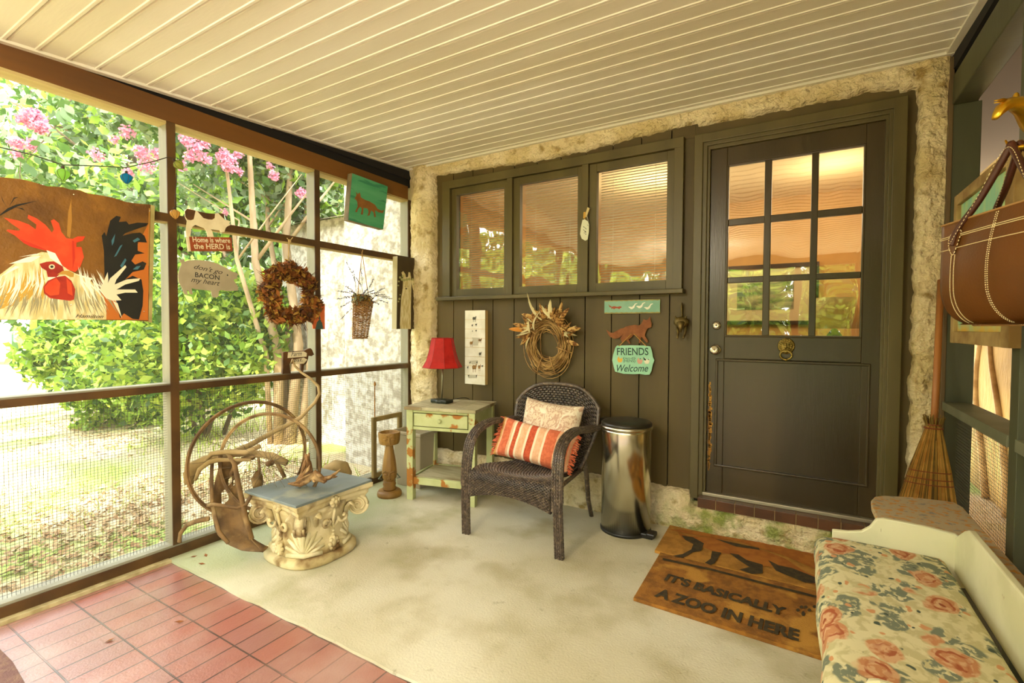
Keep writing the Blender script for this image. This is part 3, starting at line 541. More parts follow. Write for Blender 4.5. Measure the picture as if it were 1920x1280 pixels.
# weeds, ferns and leaf litter
def tufts(pts, n, h, w, name, m, seed, parent=None):
    r = random.Random(seed); b = MB()
    for _ in range(n):
        cx, cy, s_ = pts[r.randrange(len(pts))]; x, y = cx+r.gauss(0, s_), cy+r.gauss(0, s_)
        if x > -3.0 or (y > 3.2 and x > -6.2): continue
        a = r.uniform(0, 6.28); l = h*r.uniform(.5, 1.2); dx, dy = cos(a)*l*.6, sin(a)*l*.6; z = gh(x, y)
        b.add([(x-dy*w, y+dx*w, z), (x+dy*w, y-dx*w, z), (x+dx, y+dy, z+l)], [(0, 1, 2)])
    return b.build(name, m, parent)
pf_ = [(onF(x, y, GZ).x, onF(x, y, GZ).y, .45) for x, y in ((640, 850), (600, 830), (560, 800), (500, 800), (450, 820), (660, 880), (380, 820))]
tag(tufts(pf_, 1300, .14, .08, 'weeds', leafY, 2), 'low yellow green weeds growing at the foot of the outside wall', 'weeds', kind='stuff')
pf_ = [(onF(x, y, GZ).x, onF(x, y, GZ).y, .5) for x, y in ((60, 700), (140, 715), (250, 920), (200, 960), (60, 930), (330, 880), (100, 780), (200, 790))]
tag(tufts(pf_, 2200, .08, .05, 'grass', leafY, 3), 'sparse grass growing over the pale dirt of the yard', 'grass', kind='stuff')
lit = MB(); r = random.Random(8)
for _ in range(5200):
    c = r.choice(((200, 1000), (100, 1040), (60, 990), (380, 930), (250, 960), (620, 880), (120, 1080), (450, 900), (200, 830), (120, 800)))
    p = onF(c[0], c[1], GZ); x, y = p.x+r.gauss(0, .45), p.y+r.gauss(0, .45)
    if x > -2.98 or (y > 3.2 and x > -6.2): continue
    a, l = r.uniform(0, 6.28), r.uniform(.02, .07); z = gh(x, y)+.012; lit.add([(x, y, z), (x+cos(a)*l, y+sin(a)*l, z+r.uniform(-.01, .02)), (x+cos(a+1)*l*.5, y+sin(a+1)*l*.5, z+r.uniform(0, .02))], [(0, 1, 2)])
tag(lit.build('leaf_litter', [mat('dead_leaves', '8a6a42', 'b8a074', sc=9, rough=.9)]), 'brown dead leaves scattered on the ground outside the lower screen', 'leaf litter', kind='stuff')
# wire fence posts at the far left
for i, (px, py) in enumerate(((25, 695), (53, 697), (67, 690), (-20, 690))):
    p = onF(px, py, -.12); b = MB(); b.box(p.x-.02, p.x+.02, p.y-.02, p.y+.02, -.3, 1.0)
    tag(b.build('fence_post', mat('green_steel_post', '4f6a58', rough=.6)), ['thin dark steel fence post farthest left in view in the far yard', 'thin steel fence post between the two others in the far yard', 'thin steel fence post closest to the shrub in the far yard', 'thin steel fence post just outside the left edge of view'][i], 'fence post', 'posts of the far yard fence')
for i, (x, y) in enumerate(((-7.5, -4.5), (-8, -8), (-5, -7.5), (-2, -7), (1, -7), (4, -7), (-8.5, -1.2))):
    bush('garden_shrub', 'tall leafy shrub in the garden near the open rear end of the porch', 'shrub', (x, y, 1.5), (1.5, 1.2, 1.6), 26, .55, 5200, .1, [leafA, leafY, leafB], 40+i, 'shrubs at the rear of the porch')
# rear end of the porch
wb = sroot('wall_rear')
part('beam', brownw, wb, (XL-.09, XR+.09, YE-.09, YE, 2.1, 2.35)); part('rail', darkpost, wb, (XL, XR, YE-.09, YE, .88, .92)); part('sill_plate', darkpost, wb, (XL-.09, XR+.09, YE-.09, YE, -.02, .05))
for x in (XL-.02, -1.95, -1.0, -.1, XR+.02): part('post', darkpost, wb, (x-.04, x+.04, YE-.09, YE, .05, 2.1))
# ================================================================== things hung on the screen wall
def zz(pts, x0, y0, s): return [(x0+x/s, y0+y/s) for x, y in pts]
XN = Vector((1, 0, 0)); YN = Vector((0, -1, 0))
def flat(name, m, parent, pts, p0, n, off=0, th=.002, **k):
    """outline traced on the plane through p0, pushed out by off, given thickness th"""
    n = Vector(n).normalized(); P = [onP(x, y, p0, n)+n*off for x, y in pts]
    return MB().slab(P, n*th).build(name, m, parent, fix=True, **k)
def ptxt(body, m, parent, a, b, h, p0, n, off, shear=0, bold=0, name='lettering', space=1):
    n = Vector(n).normalized(); A = onP(*a, p0, n)+n*off; B = onP(*b, p0, n)+n*off; u = (B-A); w = u.length; u.normalize(); v = n.cross(u)
    return text(name, body, m, parent, A, u, v, width=w, height=h, shear=shear, bold=bold, lift=.0004, th=.0003, space=space)
cream = mat('cream_paint', 'e0d5b0', 'd2c59c', sc=12, rough=.7); ink = mat('black_ink', '1a1712', rough=.7); brownp = mat('brown_paint', '5c3a14', '40260b', sc=10, rough=.6)
# ---- rooster painting on a buckled sheet
P0 = Vector((-2.792, 0, 0)); D = .018
t = thing('rooster_painting', 'large brown painting of a white rooster with red comb, hung at the upper left', 'painting', (-2.80, .8, 1.24))
Zr = lambda p: zz(p, 0, 320, 4.267)
def sheet(pts_top, pts_bot, m, name):
    b = MB(); n = len(pts_top); rows = []
    for (tx, ty), (bx, by) in zip(pts_top, pts_bot):
        A, B = onP(tx, ty, P0, XN), onP(bx, by, P0, XN); rows.append([A, B])
    vs = []
    for A, B in rows: vs += [A, B, B-XN*.016, A-XN*.016]
    fs = [(4*i+k, 4*i+(k+1) % 4, 4*i+4+(k+1) % 4, 4*i+4+k) for i in range(n-1) for k in range(4)] + [(0, 1, 2, 3), (4*n-4, 4*n-1, 4*n-2, 4*n-3)]
    return b.add(vs, fs).build(name, m, t, fix=True)
top = Zr([(-700, -45), (-350, 0), (0, 50), (150, 65), (220, 78), (300, 100), (380, 125), (440, 126), (500, 130), (560, 150), (640, 155), (700, 180), (760, 190), (830, 200), (900, 215), (1010, 250), (1100, 262), (1200, 270), (1238, 282)])
bot = Zr([(-700, 1200), (-350, 1198), (0, 1195), (150, 1190), (220, 1194), (300, 1190), (380, 1192), (440, 1188), (500, 1190), (560, 1196), (640, 1190), (700, 1192), (760, 1190), (830, 1194), (900, 1196), (1010, 1196), (1100, 1200), (1190, 1205), (1215, 1214)])
sheet(top, bot, mat('rust_brown_ground', '7b5216', '5c3a0e', sc=5, rough=.55, det=8, c3='8c5f1c', c3sc=9, c3lo=.55, c3hi=.7, bump=.003, bsc=60), 'sheet')
org_ = mat('comb_red_orange', 'dc4a20', 'cc3810', sc=14, rough=.6); fcr = mat('hackle_cream', 'e6dcae', 'cdbd7e', sc=30, rough=.7, stretch=(1, 2, .5)); fbk = mat('tail_black', '17170f', '0d0e0b', rough=.6); ftl = mat('tail_blue_green', '3a6a78', rough=.6); fgy = mat('hackle_grey', '97906a', rough=.7); fgo = mat('hackle_ochre', 'c09a3c', rough=.7); rdk = mat('face_dark_red', 'a82a12', '8a1c0c', sc=16, rough=.6)
def paint(name, m, polys, off, org=t, f=Zr, p0=P0, nn=XN):
    b = MB()
    for i, q in enumerate(polys):
        P = [onP(x, y, p0, nn)+nn*(off+i*.00001) for x, y in f(q)]; 
        nr = sum((P[k].cross(P[(k+1) % len(P)]) for k in range(len(P))), Vector())
        if nr.dot(nn) < 0: P = P[::-1]
        b.add(P, [tuple(range(len(P)))])
    return b.build(name, m, org)
def strokes(r, n, fn):
    out = []
    for i in range(n):
        (x0, y0), (x1, y1), w, bend = fn(r, i); dx, dy = x1-x0, y1-y0; L_ = math.hypot(dx, dy) or 1; nx_, ny_ = -dy/L_, dx/L_
        mx_, my_ = (x0+x1)/2+nx_*bend, (y0+y1)/2+ny_*bend
        out.append([(x0, y0), (mx_-nx_*w, my_-ny_*w), (x1, y1), (mx_+nx_*w, my_+ny_*w)])
    return out
R_ = random.Random(2)
paint('body_orange', mat('back_orange', 'b5651a', rough=.7), [[(860, 1040), (1190, 420), (1185, 1195), (960, 1190)], [(590, 820), (850, 1000), (960, 1190), (600, 1190)]], .0004)
paint('hackle', fcr, [[(-350, 1190), (-120, 960), (0, 830), (120, 740), (250, 680), (330, 650), (430, 660), (500, 760), (560, 800), (600, 820), (700, 850), (760, 920), (830, 1010), (850, 1110), (850, 1190)]], .0008)
paint('hackle_shade', fgo, strokes(R_, 60, lambda r, i: ((lambda a, s: ((330+s*-260+r.uniform(-30, 30), 760+s*120+a), (330-s*420+r.uniform(-60, 60), 1000+s*60+a*.6), r.uniform(5, 14), -40))(r.uniform(-30, 120), r.random()))), .0011)
paint('hackle_dark', fgy, strokes(R_, 70, lambda r, i: ((lambda x: ((x, 850+abs(x-420)*.1+r.uniform(0, 120)), (x+(x-420)*.25+r.uniform(-20, 20), 1185-r.uniform(0, 60)), r.uniform(3, 9), 14 if x > 420 else -14))(r.uniform(-200, 830)))), .0013)
paint('hackle_light', mat('hackle_white', 'f4efd8', rough=.7), strokes(R_, 70, lambda r, i: ((lambda x: ((x, 700+abs(x-420)*.25+r.uniform(0, 100)), (x+(x-400)*.35+r.uniform(-20, 20), 1100-r.uniform(0, 150)), r.uniform(3, 9), 18 if x > 420 else -26))(r.uniform(-60, 480) if i % 3 else r.uniform(600, 800)))) + [[(70, 745), (220, 690), (330, 680), (250, 730)], [(150, 690), (280, 665), (350, 665)], [(370, 635), (440, 660), (500, 765), (400, 700)], [(0, 850), (120, 760), (160, 770)], [(600, 825), (740, 860), (720, 880)]], .0015)
paint('comb', org_, [[(30, 375), (150, 400), (230, 430), (285, 470), (290, 430), (220, 380), (225, 352), (290, 380), (360, 430), (415, 495), (430, 470), (405, 400), (430, 388), (470, 420), (490, 490), (530, 540), (580, 545), (620, 525), (680, 525), (660, 560), (610, 575), (610, 610), (650, 610), (670, 690), (640, 770), (600, 810), (540, 790), (480, 740), (430, 680), (370, 640), (250, 610), (190, 580), (120, 520), (50, 480), (60, 470), (150, 480), (160, 470), (100, 430)]], .0019)
paint('comb_shade', mat('comb_dark_red', 'bd2a10', rough=.6), [[(150, 540), (300, 600), (430, 660), (380, 640), (250, 610), (190, 580)], [(590, 560), (600, 700), (580, 790), (575, 560)]], .0022)
paint('face', rdk, [[(315, 745), (370, 728), (430, 725), (500, 765), (510, 800), (450, 850), (380, 850), (370, 800), (330, 775)], [(345, 930), (380, 880), (450, 850), (520, 840), (570, 880), (600, 950), (590, 1030), (560, 1040), (400, 1020), (350, 980)]], .0022)
paint('wattle_light', org_, [[(355, 930), (390, 890), (450, 860), (480, 900), (470, 990), (400, 1000), (360, 970)], [(530, 860), (570, 900), (580, 1000), (540, 980)]], .0024)
paint('beak', mat('beak_horn', 'b98d3a', rough=.5), [[(455, 830), (500, 800), (550, 800), (590, 820), (585, 850), (560, 850), (520, 830)]], .0026)
ey = lambda r: [(413+r*cos(a*pi/6), 768+r*.8*sin(a*pi/6)) for a in range(12)]
paint('eye', cream, [ey(25)], .0026); paint('pupil', ink, [ey(13)], .0029)
tail = [[(850, 880), (830, 600), (860, 480), (880, 400), (930, 360), (965, 370), (950, 410), (1010, 405), (1030, 430), (1100, 415), (1185, 420), (1170, 440), (1080, 470), (1000, 500), (980, 520), (1060, 500), (1120, 495), (1155, 520), (1175, 575), (1100, 570), (1100, 640), (1155, 660), (1080, 670), (1050, 720), (1080, 750), (1140, 725), (1170, 740), (1150, 790), (1060, 810), (1000, 870), (1060, 840), (1130, 870), (1145, 960), (1140, 1080), (1110, 1190), (1060, 1185), (990, 1140), (960, 1180), (930, 1050), (870, 1000)], [(835, 490), (812, 520), (830, 640), (835, 850), (860, 870), (880, 600)]]
paint('tail', fbk, tail, .0016); paint('tail_sheen', ftl, [[(890, 560), (920, 505), (910, 570), (895, 600)], [(1060, 560), (1100, 535), (1120, 550), (1075, 575)], [(1060, 790), (1090, 765), (1125, 760), (1100, 790)], [(910, 690), (960, 600), (980, 590), (930, 680)], [(960, 760), (1000, 700), (1010, 715), (975, 780)]], .002)
paint('tail_plumes', mat('plume_white', 'ddd5b4', rough=.7), [[(860, 900), (880, 860), (1000, 755), (1010, 770), (930, 870), (915, 910), (1010, 870), (1120, 860), (1110, 880), (1000, 910), (930, 950), (1080, 950), (1100, 975), (1000, 975), (930, 990), (970, 1035), (900, 1040), (850, 1020), (800, 950), (810, 915), (830, 900), (810, 810), (830, 880), (860, 810), (865, 870)], [(900, 1040), (940, 1060), (975, 1180), (930, 1100)]], .0022)
paint('twig', fbk, [[(0, 350), (60, 300), (130, 270), (300, 240), (140, 285), (70, 320), (0, 360)], [(60, 300), (20, 240), (5, 190), (30, 250)], [(70, 290), (110, 215), (150, 210), (115, 225)], [(0, 340), (-60, 380), (-120, 420), (-50, 370)], [(100, 290), (180, 300), (200, 320), (150, 300)]], .001)
ptxt('Hamilton', ink, t, Zr([(600, 1175)])[0], Zr([(825, 1180)])[0], .017, P0, XN, .0035, shear=.5, name='signature')
paint('creases', mat('crease_tan', 'a5762c', rough=.6), [[(545, 330), (570, 230), (575, 400), (560, 540), (535, 520)], [(1190, 300), (1200, 300), (1190, 760), (1180, 760)]], .001)
paint('edge_strip', mat('pale_edge_strip', 'a89c62', '8a7d48', sc=8, rough=.7), [[(1205, 272), (1238, 282), (1215, 1214), (1188, 1205)]], .001)
b = MB()
for q in Zr([(588, 190), (1195, 322), (565, 1073), (1150, 1125)]): b.ball(onP(*q, P0, XN)+XN*.002, .0035, 8, 6)
b.build('nails', silver, t)
# ---- string of glass lanterns
t = thing('string_lights', 'dark cord with small coloured glass lanterns strung across the upper left opening', 'string lights', (-2.8, .9, 1.9))
X_ = -2.80; cd = [(-60, 262), (0, 276), (60, 290), (118, 309), (180, 311), (237, 314), (290, 302), (313, 295), (326, 297), (332, 303)]
b = MB(); b.tube([onL(x, y, X_) for x, y in cd], .0022, 6); b.tube([onL(x, y, X_) for x, y in ((332, 300), (331, 340), (328, 380), (330, 392))], .0018, 6)
b.tube([onL(x, y, X_) for x, y in ((333, 415), (336, 440), (339, 462))], .0014, 6); b.build('cord', mat('dark_cord', '2e2116', rough=.6), t, smooth=True)
for (x, y, r, c, lb, tilt) in ((118, 327, .0255, 'b4dc80', 'pale green glass lantern', 0), (237, 334, .0235, '2f9ec0', 'turquoise blue glass lantern', 0), (335, 309, .0235, 'c3c97a', 'yellow green glass lantern', .9), (328, 401, .023, 'e3c27e', 'amber and cream glass lantern', .1), (339, 466, .01, '5a3a22', 'small dark bulb', .5)):
    c_ = onL(x, y, X_+.006); R = Matrix.Rotation(tilt, 3, 'X'); b = MB()
    prof = [(.18, 1.12), (.22, .95), (.6, .8), (.95, .45), (1.0, .15), (.85, -.3), (.5, -.75), (.16, -1.1)]
    b.lathe([(p*r, q*r) for p, q in prof], c_, 18, R=R)
    ln = b.build('lantern', mat('lantern_'+c, c, rough=.2, transl=.85), t, smooth=True); ln['label'] = lb; b = MB()
    for k in range(6):
        a = k*pi/3; b.tube([c_ + R @ Vector((p*r*1.03*cos(a), p*r*1.03*sin(a), q*r)) for p, q in prof], .0009, 4)
    b.lathe([(r*.24, r*.95), (r*.24, r*1.4), (r*.1, r*1.5)], c_, 10, R=R); b.build('wire_cage', mat('dark_wire', '3a2618', rough=.5, metal=.4), ln)
# ---- cow sign
P0c = Vector((-2.80, 0, 0)); Zc = lambda p: zz(p, 330, 380, 6.738)
t = thing('cow_sign', 'cow cutout over a rust plaque reading Home is where the HERD is, above the pig', 'sign', (-2.8, 1.45, 1.6))
flat('cow', cream, t, Zc([(105, 110), (130, 78), (170, 75), (240, 100), (370, 130), (485, 140), (520, 130), (560, 135), (595, 140), (600, 165), (610, 215), (650, 225), (680, 235), (665, 265), (685, 280), (640, 300), (620, 320), (605, 370), (560, 375), (550, 350), (430, 335), (450, 360), (470, 432), (395, 432), (385, 370), (360, 330), (345, 318), (240, 280), (205, 300), (185, 340), (172, 428), (130, 425), (122, 340), (135, 230), (110, 180)]), P0c, XN, 0, .006)
paint('brown_patches', brownp, [[(105, 110), (130, 78), (240, 100), (215, 210), (180, 222), (140, 215), (110, 180)], [(260, 108), (370, 130), (485, 142), (480, 195), (450, 215), (400, 212), (340, 195)], [(525, 130), (560, 135), (600, 145), (600, 170), (610, 215), (560, 170)]], .0065, t, Zc, P0c)
flat('plaque', mat('rust_red_plaque', '9a4a1c', '86390f', sc=10, rough=.7), t, Zc([(155, 430), (685, 440), (700, 612), (178, 612)]), P0c, XN, .0, .012)
flat('plaque_edge', cream, t, Zc([(128, 436), (156, 430), (178, 614), (150, 616)]), P0c, XN, -.004, .012)
ptxt('Home is where', cream, t, Zc([(198, 500)])[0], Zc([(672, 512)])[0], .028, P0c, XN, .012, bold=.02); ptxt('the HERD is', cream, t, Zc([(212, 585)])[0], Zc([(672, 592)])[0], .03, P0c, XN, .012, bold=.02)
b = MB()
for p, q in (((190, 345), (200, 432)), ((350, 345), (300, 430)), ((580, 370), (590, 438)), ((440, 335), (430, 432))): b.tube([onP(*Zc([p])[0], P0c, XN), onP(*Zc([q])[0], P0c, XN)], .0009, 5)
b.build('hanging_wire', mat('thin_wire', '4a4238', rough=.5), t)
# ---- pig sign
t = thing('pig_sign', "grey tan pig shaped sign reading don't go BACON my heart", 'sign', (-2.8, 1.45, 1.4))
pigm = mat('grey_tan_board', 'a89d80', '9b9074', sc=9, rough=.75)
flat('pig', pigm, t, Zc([(45, 720), (95, 712), (100, 745), (160, 725), (260, 722), (400, 735), (520, 770), (640, 830), (700, 872), (745, 880), (785, 905), (765, 925), (765, 960), (720, 970), (735, 1000), (780, 1065), (775, 1110), (650, 1115), (560, 1100), (535, 1120), (525, 1190), (480, 1200), (450, 1180), (438, 1108), (330, 1100), (240, 1090), (190, 1078), (205, 1160), (175, 1155), (155, 1110), (128, 1100), (145, 1165), (100, 1150), (65, 1060), (28, 1000), (20, 920), (38, 840), (65, 780), (60, 750), (42, 745)]), P0c, XN, 0, .006)
for s_, a, b_, h, sh, bo in (("don't go", (215, 850), (575, 925), .034, .4, 0), ('BACON', (232, 938), (540, 978), .026, 0, .01), ('my heart', (180, 1020), (545, 1070), .036, .4, 0)): ptxt(s_, ink, t, Zc([a])[0], Zc([b_])[0], h, P0c, XN, .006, shear=sh, bold=bo)
paint('eye', ink, [[(643+9*cos(a), 915+12*sin(a)) for a in (0, 1, 2, 3, 4, 5)]], .0065, t, Zc, P0c)
b = MB()
for p, q in (((205, 628), (155, 722)), ((530, 628), (610, 808))): b.tube([onP(*Zc([p])[0], P0c, XN), onP(*Zc([q])[0], P0c, XN)], .0009, 5)
b.build('hanging_wire', MATS['thin_wire'], t)
# ---- fox painting
P0f = Vector((-2.775, 0, 0)); Zf = lambda p: zz(p, 630, 320, 4)
t = thing('fox_painting', 'tilted green painting of a walking brown fox, hung on the beam near the corner', 'painting', (-2.79, 2.58, 1.97))
flat('canvas', mat('sea_green_paint', '3f9a6a', '56a878', sc=7, rough=.6, c3='2f8660', c3sc=14, stretch=(1, .3, 2)), t, Zf([(122, 20), (387, 118), (352, 438), (92, 368)]), P0f, XN, 0, .002)
flat('box_frame', mat('weathered_frame_wood', '7a6a4a', '63553a', sc=8, rough=.8), t, Zf([(120, 17), (389, 117), (354, 441), (90, 370)]), P0f, XN, -.045, .045)
paint('fox', mat('fox_brown', '8a5a20', '7a4c18', sc=12, rough=.7), [[(135, 215), (152, 182), (147, 155), (160, 175), (178, 163), (185, 200), (215, 218), (250, 230), (290, 255), (310, 285), (340, 300), (360, 293), (350, 318), (315, 312), (298, 298), (290, 300), (298, 347), (284, 347), (280, 312), (262, 298), (250, 335), (233, 338), (243, 310), (235, 284), (205, 278), (200, 330), (184, 328), (192, 285), (180, 270), (165, 285), (155, 312), (141, 308), (160, 268), (158, 235), (145, 212)]], .0025, t, Zf, P0f)
# ---- llama canvas
P0l = Vector((-2.76, 0, 0)); t = thing('llama_canvas', 'narrow dark canvas of a white llama with a flower crown, hung in the corner', 'painting', (-2.79, 2.97, 1.2))
flat('box_canvas', mat('canvas_side', 'a59a74', rough=.8), t, Zf([(462, 640), (606, 656), (592, 1186), (455, 1186)]), P0l, XN, -.052, .05)
flat('painted_front', mat('dark_umber_ground', '463716', '3a2c10', sc=6, rough=.7), t, Zf([(462, 640), (606, 656), (592, 1186), (455, 1186)]), P0l, XN, -.002, .002)
paint('llama', fcr, [[(482, 1186), (478, 1150), (488, 950), (500, 880), (503, 800), (490, 765), (503, 752), (520, 775), (524, 800), (540, 795), (542, 760), (556, 762), (562, 800), (564, 880), (562, 1000), (560, 1186)], [(560, 820), (590, 822), (598, 870), (592, 910), (580, 900), (570, 870)]], .0008, t, Zf, P0l)
paint('flower_crown', mat('sage_white', 'a8a86a', rough=.8), [[(x+rr*cos(a), y+rr*sin(a)) for a in (0, 1.2, 2.4, 3.6, 4.8)] for x, y, rr in ((480, 800, 10), (495, 815, 12), (512, 820, 11), (530, 815, 12), (548, 812, 11), (470, 830, 8), (585, 850, 9), (500, 790, 9), (575, 815, 10), (466, 860, 7), (475, 960, 9), (468, 980, 7), (480, 930, 6))], .0014, t, Zf, P0l)
paint('face', ink, [[(512, 866), (518, 864), (518, 870)], [(536, 864), (542, 866), (536, 870)], [(518, 880), (534, 880), (526, 892)]], .0016, t, Zf, P0l)
# ---- orange card on the post
t = thing('orange_card', 'small orange painted card behind the lower right of the dried leaf wreath', 'card', (-2.81, 2.17, 1.19)); P0o = Vector((-2.822, 0, 0))
flat('card', mat('orange_card_paint', 'e5733a', 'd85f2a', sc=18, rough=.7), t, [(583, 570), (608, 569), (608, 617), (586, 616)], P0o, XN, 0, .006)
paint('dark_figure', mat('teal_grey', '3f5a50', rough=.7), [[(590, 617), (593, 604), (598, 598), (603, 605), (605, 617)], [(596, 598), (598, 590), (600, 598)]], .0065, t, lambda p: p, P0o)
# ---- dried leaf wreath
c0 = onL(545, 553, -2.77); t = thing('leaf_wreath', 'round wreath of dried rust brown leaves hung on the post by a ribbon', 'wreath', c0)
br1 = mat('dry_leaf_rust', '96591c', '6e3a10', sc=12, rough=.85, transl=.2); br2 = mat('dry_leaf_ochre', 'b58a34', '94701f', sc=12, rough=.85, transl=.2); br3 = mat('dry_leaf_dark', '5e3a14', '452809', sc=12, rough=.9)
ctr = []; rad = []
for k in range(60):
    a = k*2*pi/60; rr = .148+random.uniform(-.03, .03); ctr.append((c0.x+random.uniform(-.02, .03), c0.y+cos(a)*rr, c0.z+sin(a)*rr)); rad.append(random.uniform(.03, .055))
leafmesh(ctr, rad, 4200, .02, 'dried_leaves', None, t, ms=[br1, br2, br1, br3], seed=3, shell=.1, stretch=2.2)
b = MB()
for k in range(26): b.tube([(c0.x+random.uniform(-.02, .02), c0.y+cos(a_)*rr_2, c0.z+sin(a_)*rr_2) for a_, rr_2 in ((a*2*pi/24, .135+random.uniform(-.02, .02)) for a in range(25))], .003, 4)
for k in range(90):
    a = random.uniform(0, 2*pi); r0 = .17; p = Vector((c0.x, c0.y+cos(a)*r0, c0.z+sin(a)*r0)); q = p+Vector((random.uniform(-.03, .03), cos(a+random.uniform(-.5, .5))*.07, sin(a+random.uniform(-.5, .5))*.07)); b.tube([p, q], [.002, .001], 4)
b.build('vine_base', br3, t)
b = MB(); b.tube([onL(542, 453, -2.79), onL(541, 480, -2.775), onL(541, 492, -2.77)], .003, 6); b.ball(onL(543, 452, -2.80), .012, 8, 6, .5, 1, 1); b.tube([onL(538, 446, -2.80), onL(543, 452, -2.80), onL(549, 445, -2.80)], .003, 5); b.build('ribbon', mat('tan_ribbon', 'b59a62', rough=.8), t)
# ---- hanging twig basket with dried lavender
bx = -2.77; T_, B_ = onL(681, 566, bx), onL(675, 634, bx); t = thing('hanging_basket', 'narrow woven twig basket of dried lavender hanging from the upper rail', 'basket', B_)
b = MB(); rtop, rbot = .078, .058; twig = mat('twig_brown', 'a87c42', '80592a', sc=20, rough=.85)
for i in range(34):
    f = i/33; c_ = B_.lerp(T_, f); r = rbot+(rtop-rbot)*f; ph = i % 2*pi/12
    b.tube([c_+Vector((cos(a)*r*.7*(1+.09*cos(12*a/1+ph*12)), sin(a)*r*(1+.09*cos(12*a+ph*12)), random.uniform(-.002, .002))) for a in (k*2*pi/48 for k in range(49))], .0026, 4)
for k in range(13): a = k*2*pi/13; b.tube([B_+Vector((cos(a)*rbot*.7, sin(a)*rbot, 0)), T_+Vector((cos(a)*rtop*.7, sin(a)*rtop, .005))], .0018, 5)
b.slab([B_+Vector((cos(k*pi/6)*rbot*.68, sin(k*pi/6)*rbot*.97, 0)) for k in range(12)], (0, 0, .004)); b.build('woven_body', twig, t)
b = MB(); hk = onL(679, 474, -2.80)
for s_ in (-1, 1): b.tube([hk, T_+Vector((0, s_*rtop*.75, 0))], .0028, 6)
b.tube([hk, hk+Vector((.008, 0, .02)), hk+Vector((-.01, .004, .0))], .0026, 6); b.build('twine_handle', mat('twine', 'a8824a', rough=.9), t)
b = MB(); sp = MB(); lav = mat('dried_lavender', '6a6878', '585468', sc=20, rough=.9)
for (x, y) in ((640, 575), (632, 560), (634, 545), (648, 536), (668, 520), (690, 540), (700, 545), (712, 548), (722, 552), (730, 556), (735, 560), (726, 568), (637, 600), (650, 492), (662, 505), (700, 524), (676, 500), (720, 540), (684, 548), (655, 545), (645, 556), (710, 570)):
    a = T_+Vector((random.uniform(-.02, .02), random.uniform(-.05, .05), -.02)); e = onL(x, y, bx+random.uniform(-.04, .1)); m_ = a.lerp(e, .55)+Vector((0, 0, .03)); b.tube([a, m_, e], [.0016, .0014, .001], 4)
    for k in range(16): f = .55+.45*k/15; q = m_.lerp(e, (f-.55)/.45); sp.ball(q+Vector((random.uniform(-.004, .004), random.uniform(-.004, .004), random.uniform(-.004, .004))), random.uniform(.002, .0045), 5, 4)
b.build('stems', mat('grey_stem', '6f6648', rough=.9), t); sp.build('flower_heads', lav, t)
leafmesh([T_+Vector((0, y_, .015)) for y_ in (-.05, -.02, .02, .05)], [.045, .05, .05, .04], 500, .012, 'moss_filling', None, t, ms=[leafD, br2, br3], seed=6, shell=.1, stretch=2.5)
# ---- farm cow standing on the rail
P0k = Vector((-2.845, 0, 0)); Zk = lambda p: zz(p, 510, 640, 10.66)
t = thing('farm_cow_cutout', 'small brown wooden cow with cream plaques reading Farm, standing on the rail', 'figurine', (-2.84, 2.0, .92))
flat('cow', brownp, t, Zk([(195, 215), (250, 200), (300, 205), (620, 180), (700, 140), (740, 135), (770, 160), (810, 260), (760, 290), (700, 280), (690, 350), (660, 430), (610, 470), (590, 628), (540, 628), (555, 450), (320, 440), (330, 560), (350, 640), (180, 645), (190, 500), (190, 380)]), P0k, XN, 0, .016)
flat('plaque', cream, t, Zk([(290, 215), (600, 195), (660, 230), (655, 300), (280, 328)]), P0k, XN, .016, .003); flat('plaque', cream, t, Zk([(370, 370), (600, 320), (670, 360), (600, 440), (430, 450)]), P0k, XN, .016, .003)
ptxt('Farm', ink, t, Zk([(345, 295)])[0], Zk([(560, 280)])[0], .03, P0k, XN, .0192, shear=.4, name='lettering'); ptxt('est.', ink, t, Zk([(400, 412)])[0], Zk([(580, 392)])[0], .02, P0k, XN, .0192, shear=.2)
# ---- bent driftwood rising to the rail
wood1 = mat('grey_driftwood', 'a48c5e', '86703f', sc=6, rough=.85, bump=.002, bsc=40, stretch=(1, 1, .5)); rustd = mat('rusty_iron', '7a5c30', '574020', sc=9, rough=.8, bump=.003, bsc=50, c3='a68a58', c3sc=7, c3lo=.52, c3hi=.68)
t_ = MB(); t_.tube([atD(x, y, d) for x, y, d in ((545, 681, 2.98), (548, 674, 3.0), (553, 686, 3.02), (565, 698, 3.0), (583, 710, 2.97), (597, 724, 2.93), (599, 738, 2.92), (590, 755, 2.9), (575, 770, 2.88), (564, 782, 2.86), (540, 796, 2.85), (515, 808, 2.84), (490, 822, 2.82), (465, 836, 2.8), (438, 846, 2.79))], [.002, .006, .007, .007, .008, .0095, .01, .01, .01, .012, .013, .013, .015, .017, .014], 8)
tag(t_.build('bent_driftwood', wood1, smooth=True), 'long thin bent branch rising from the rusty sculpture to the rail', 'branch')
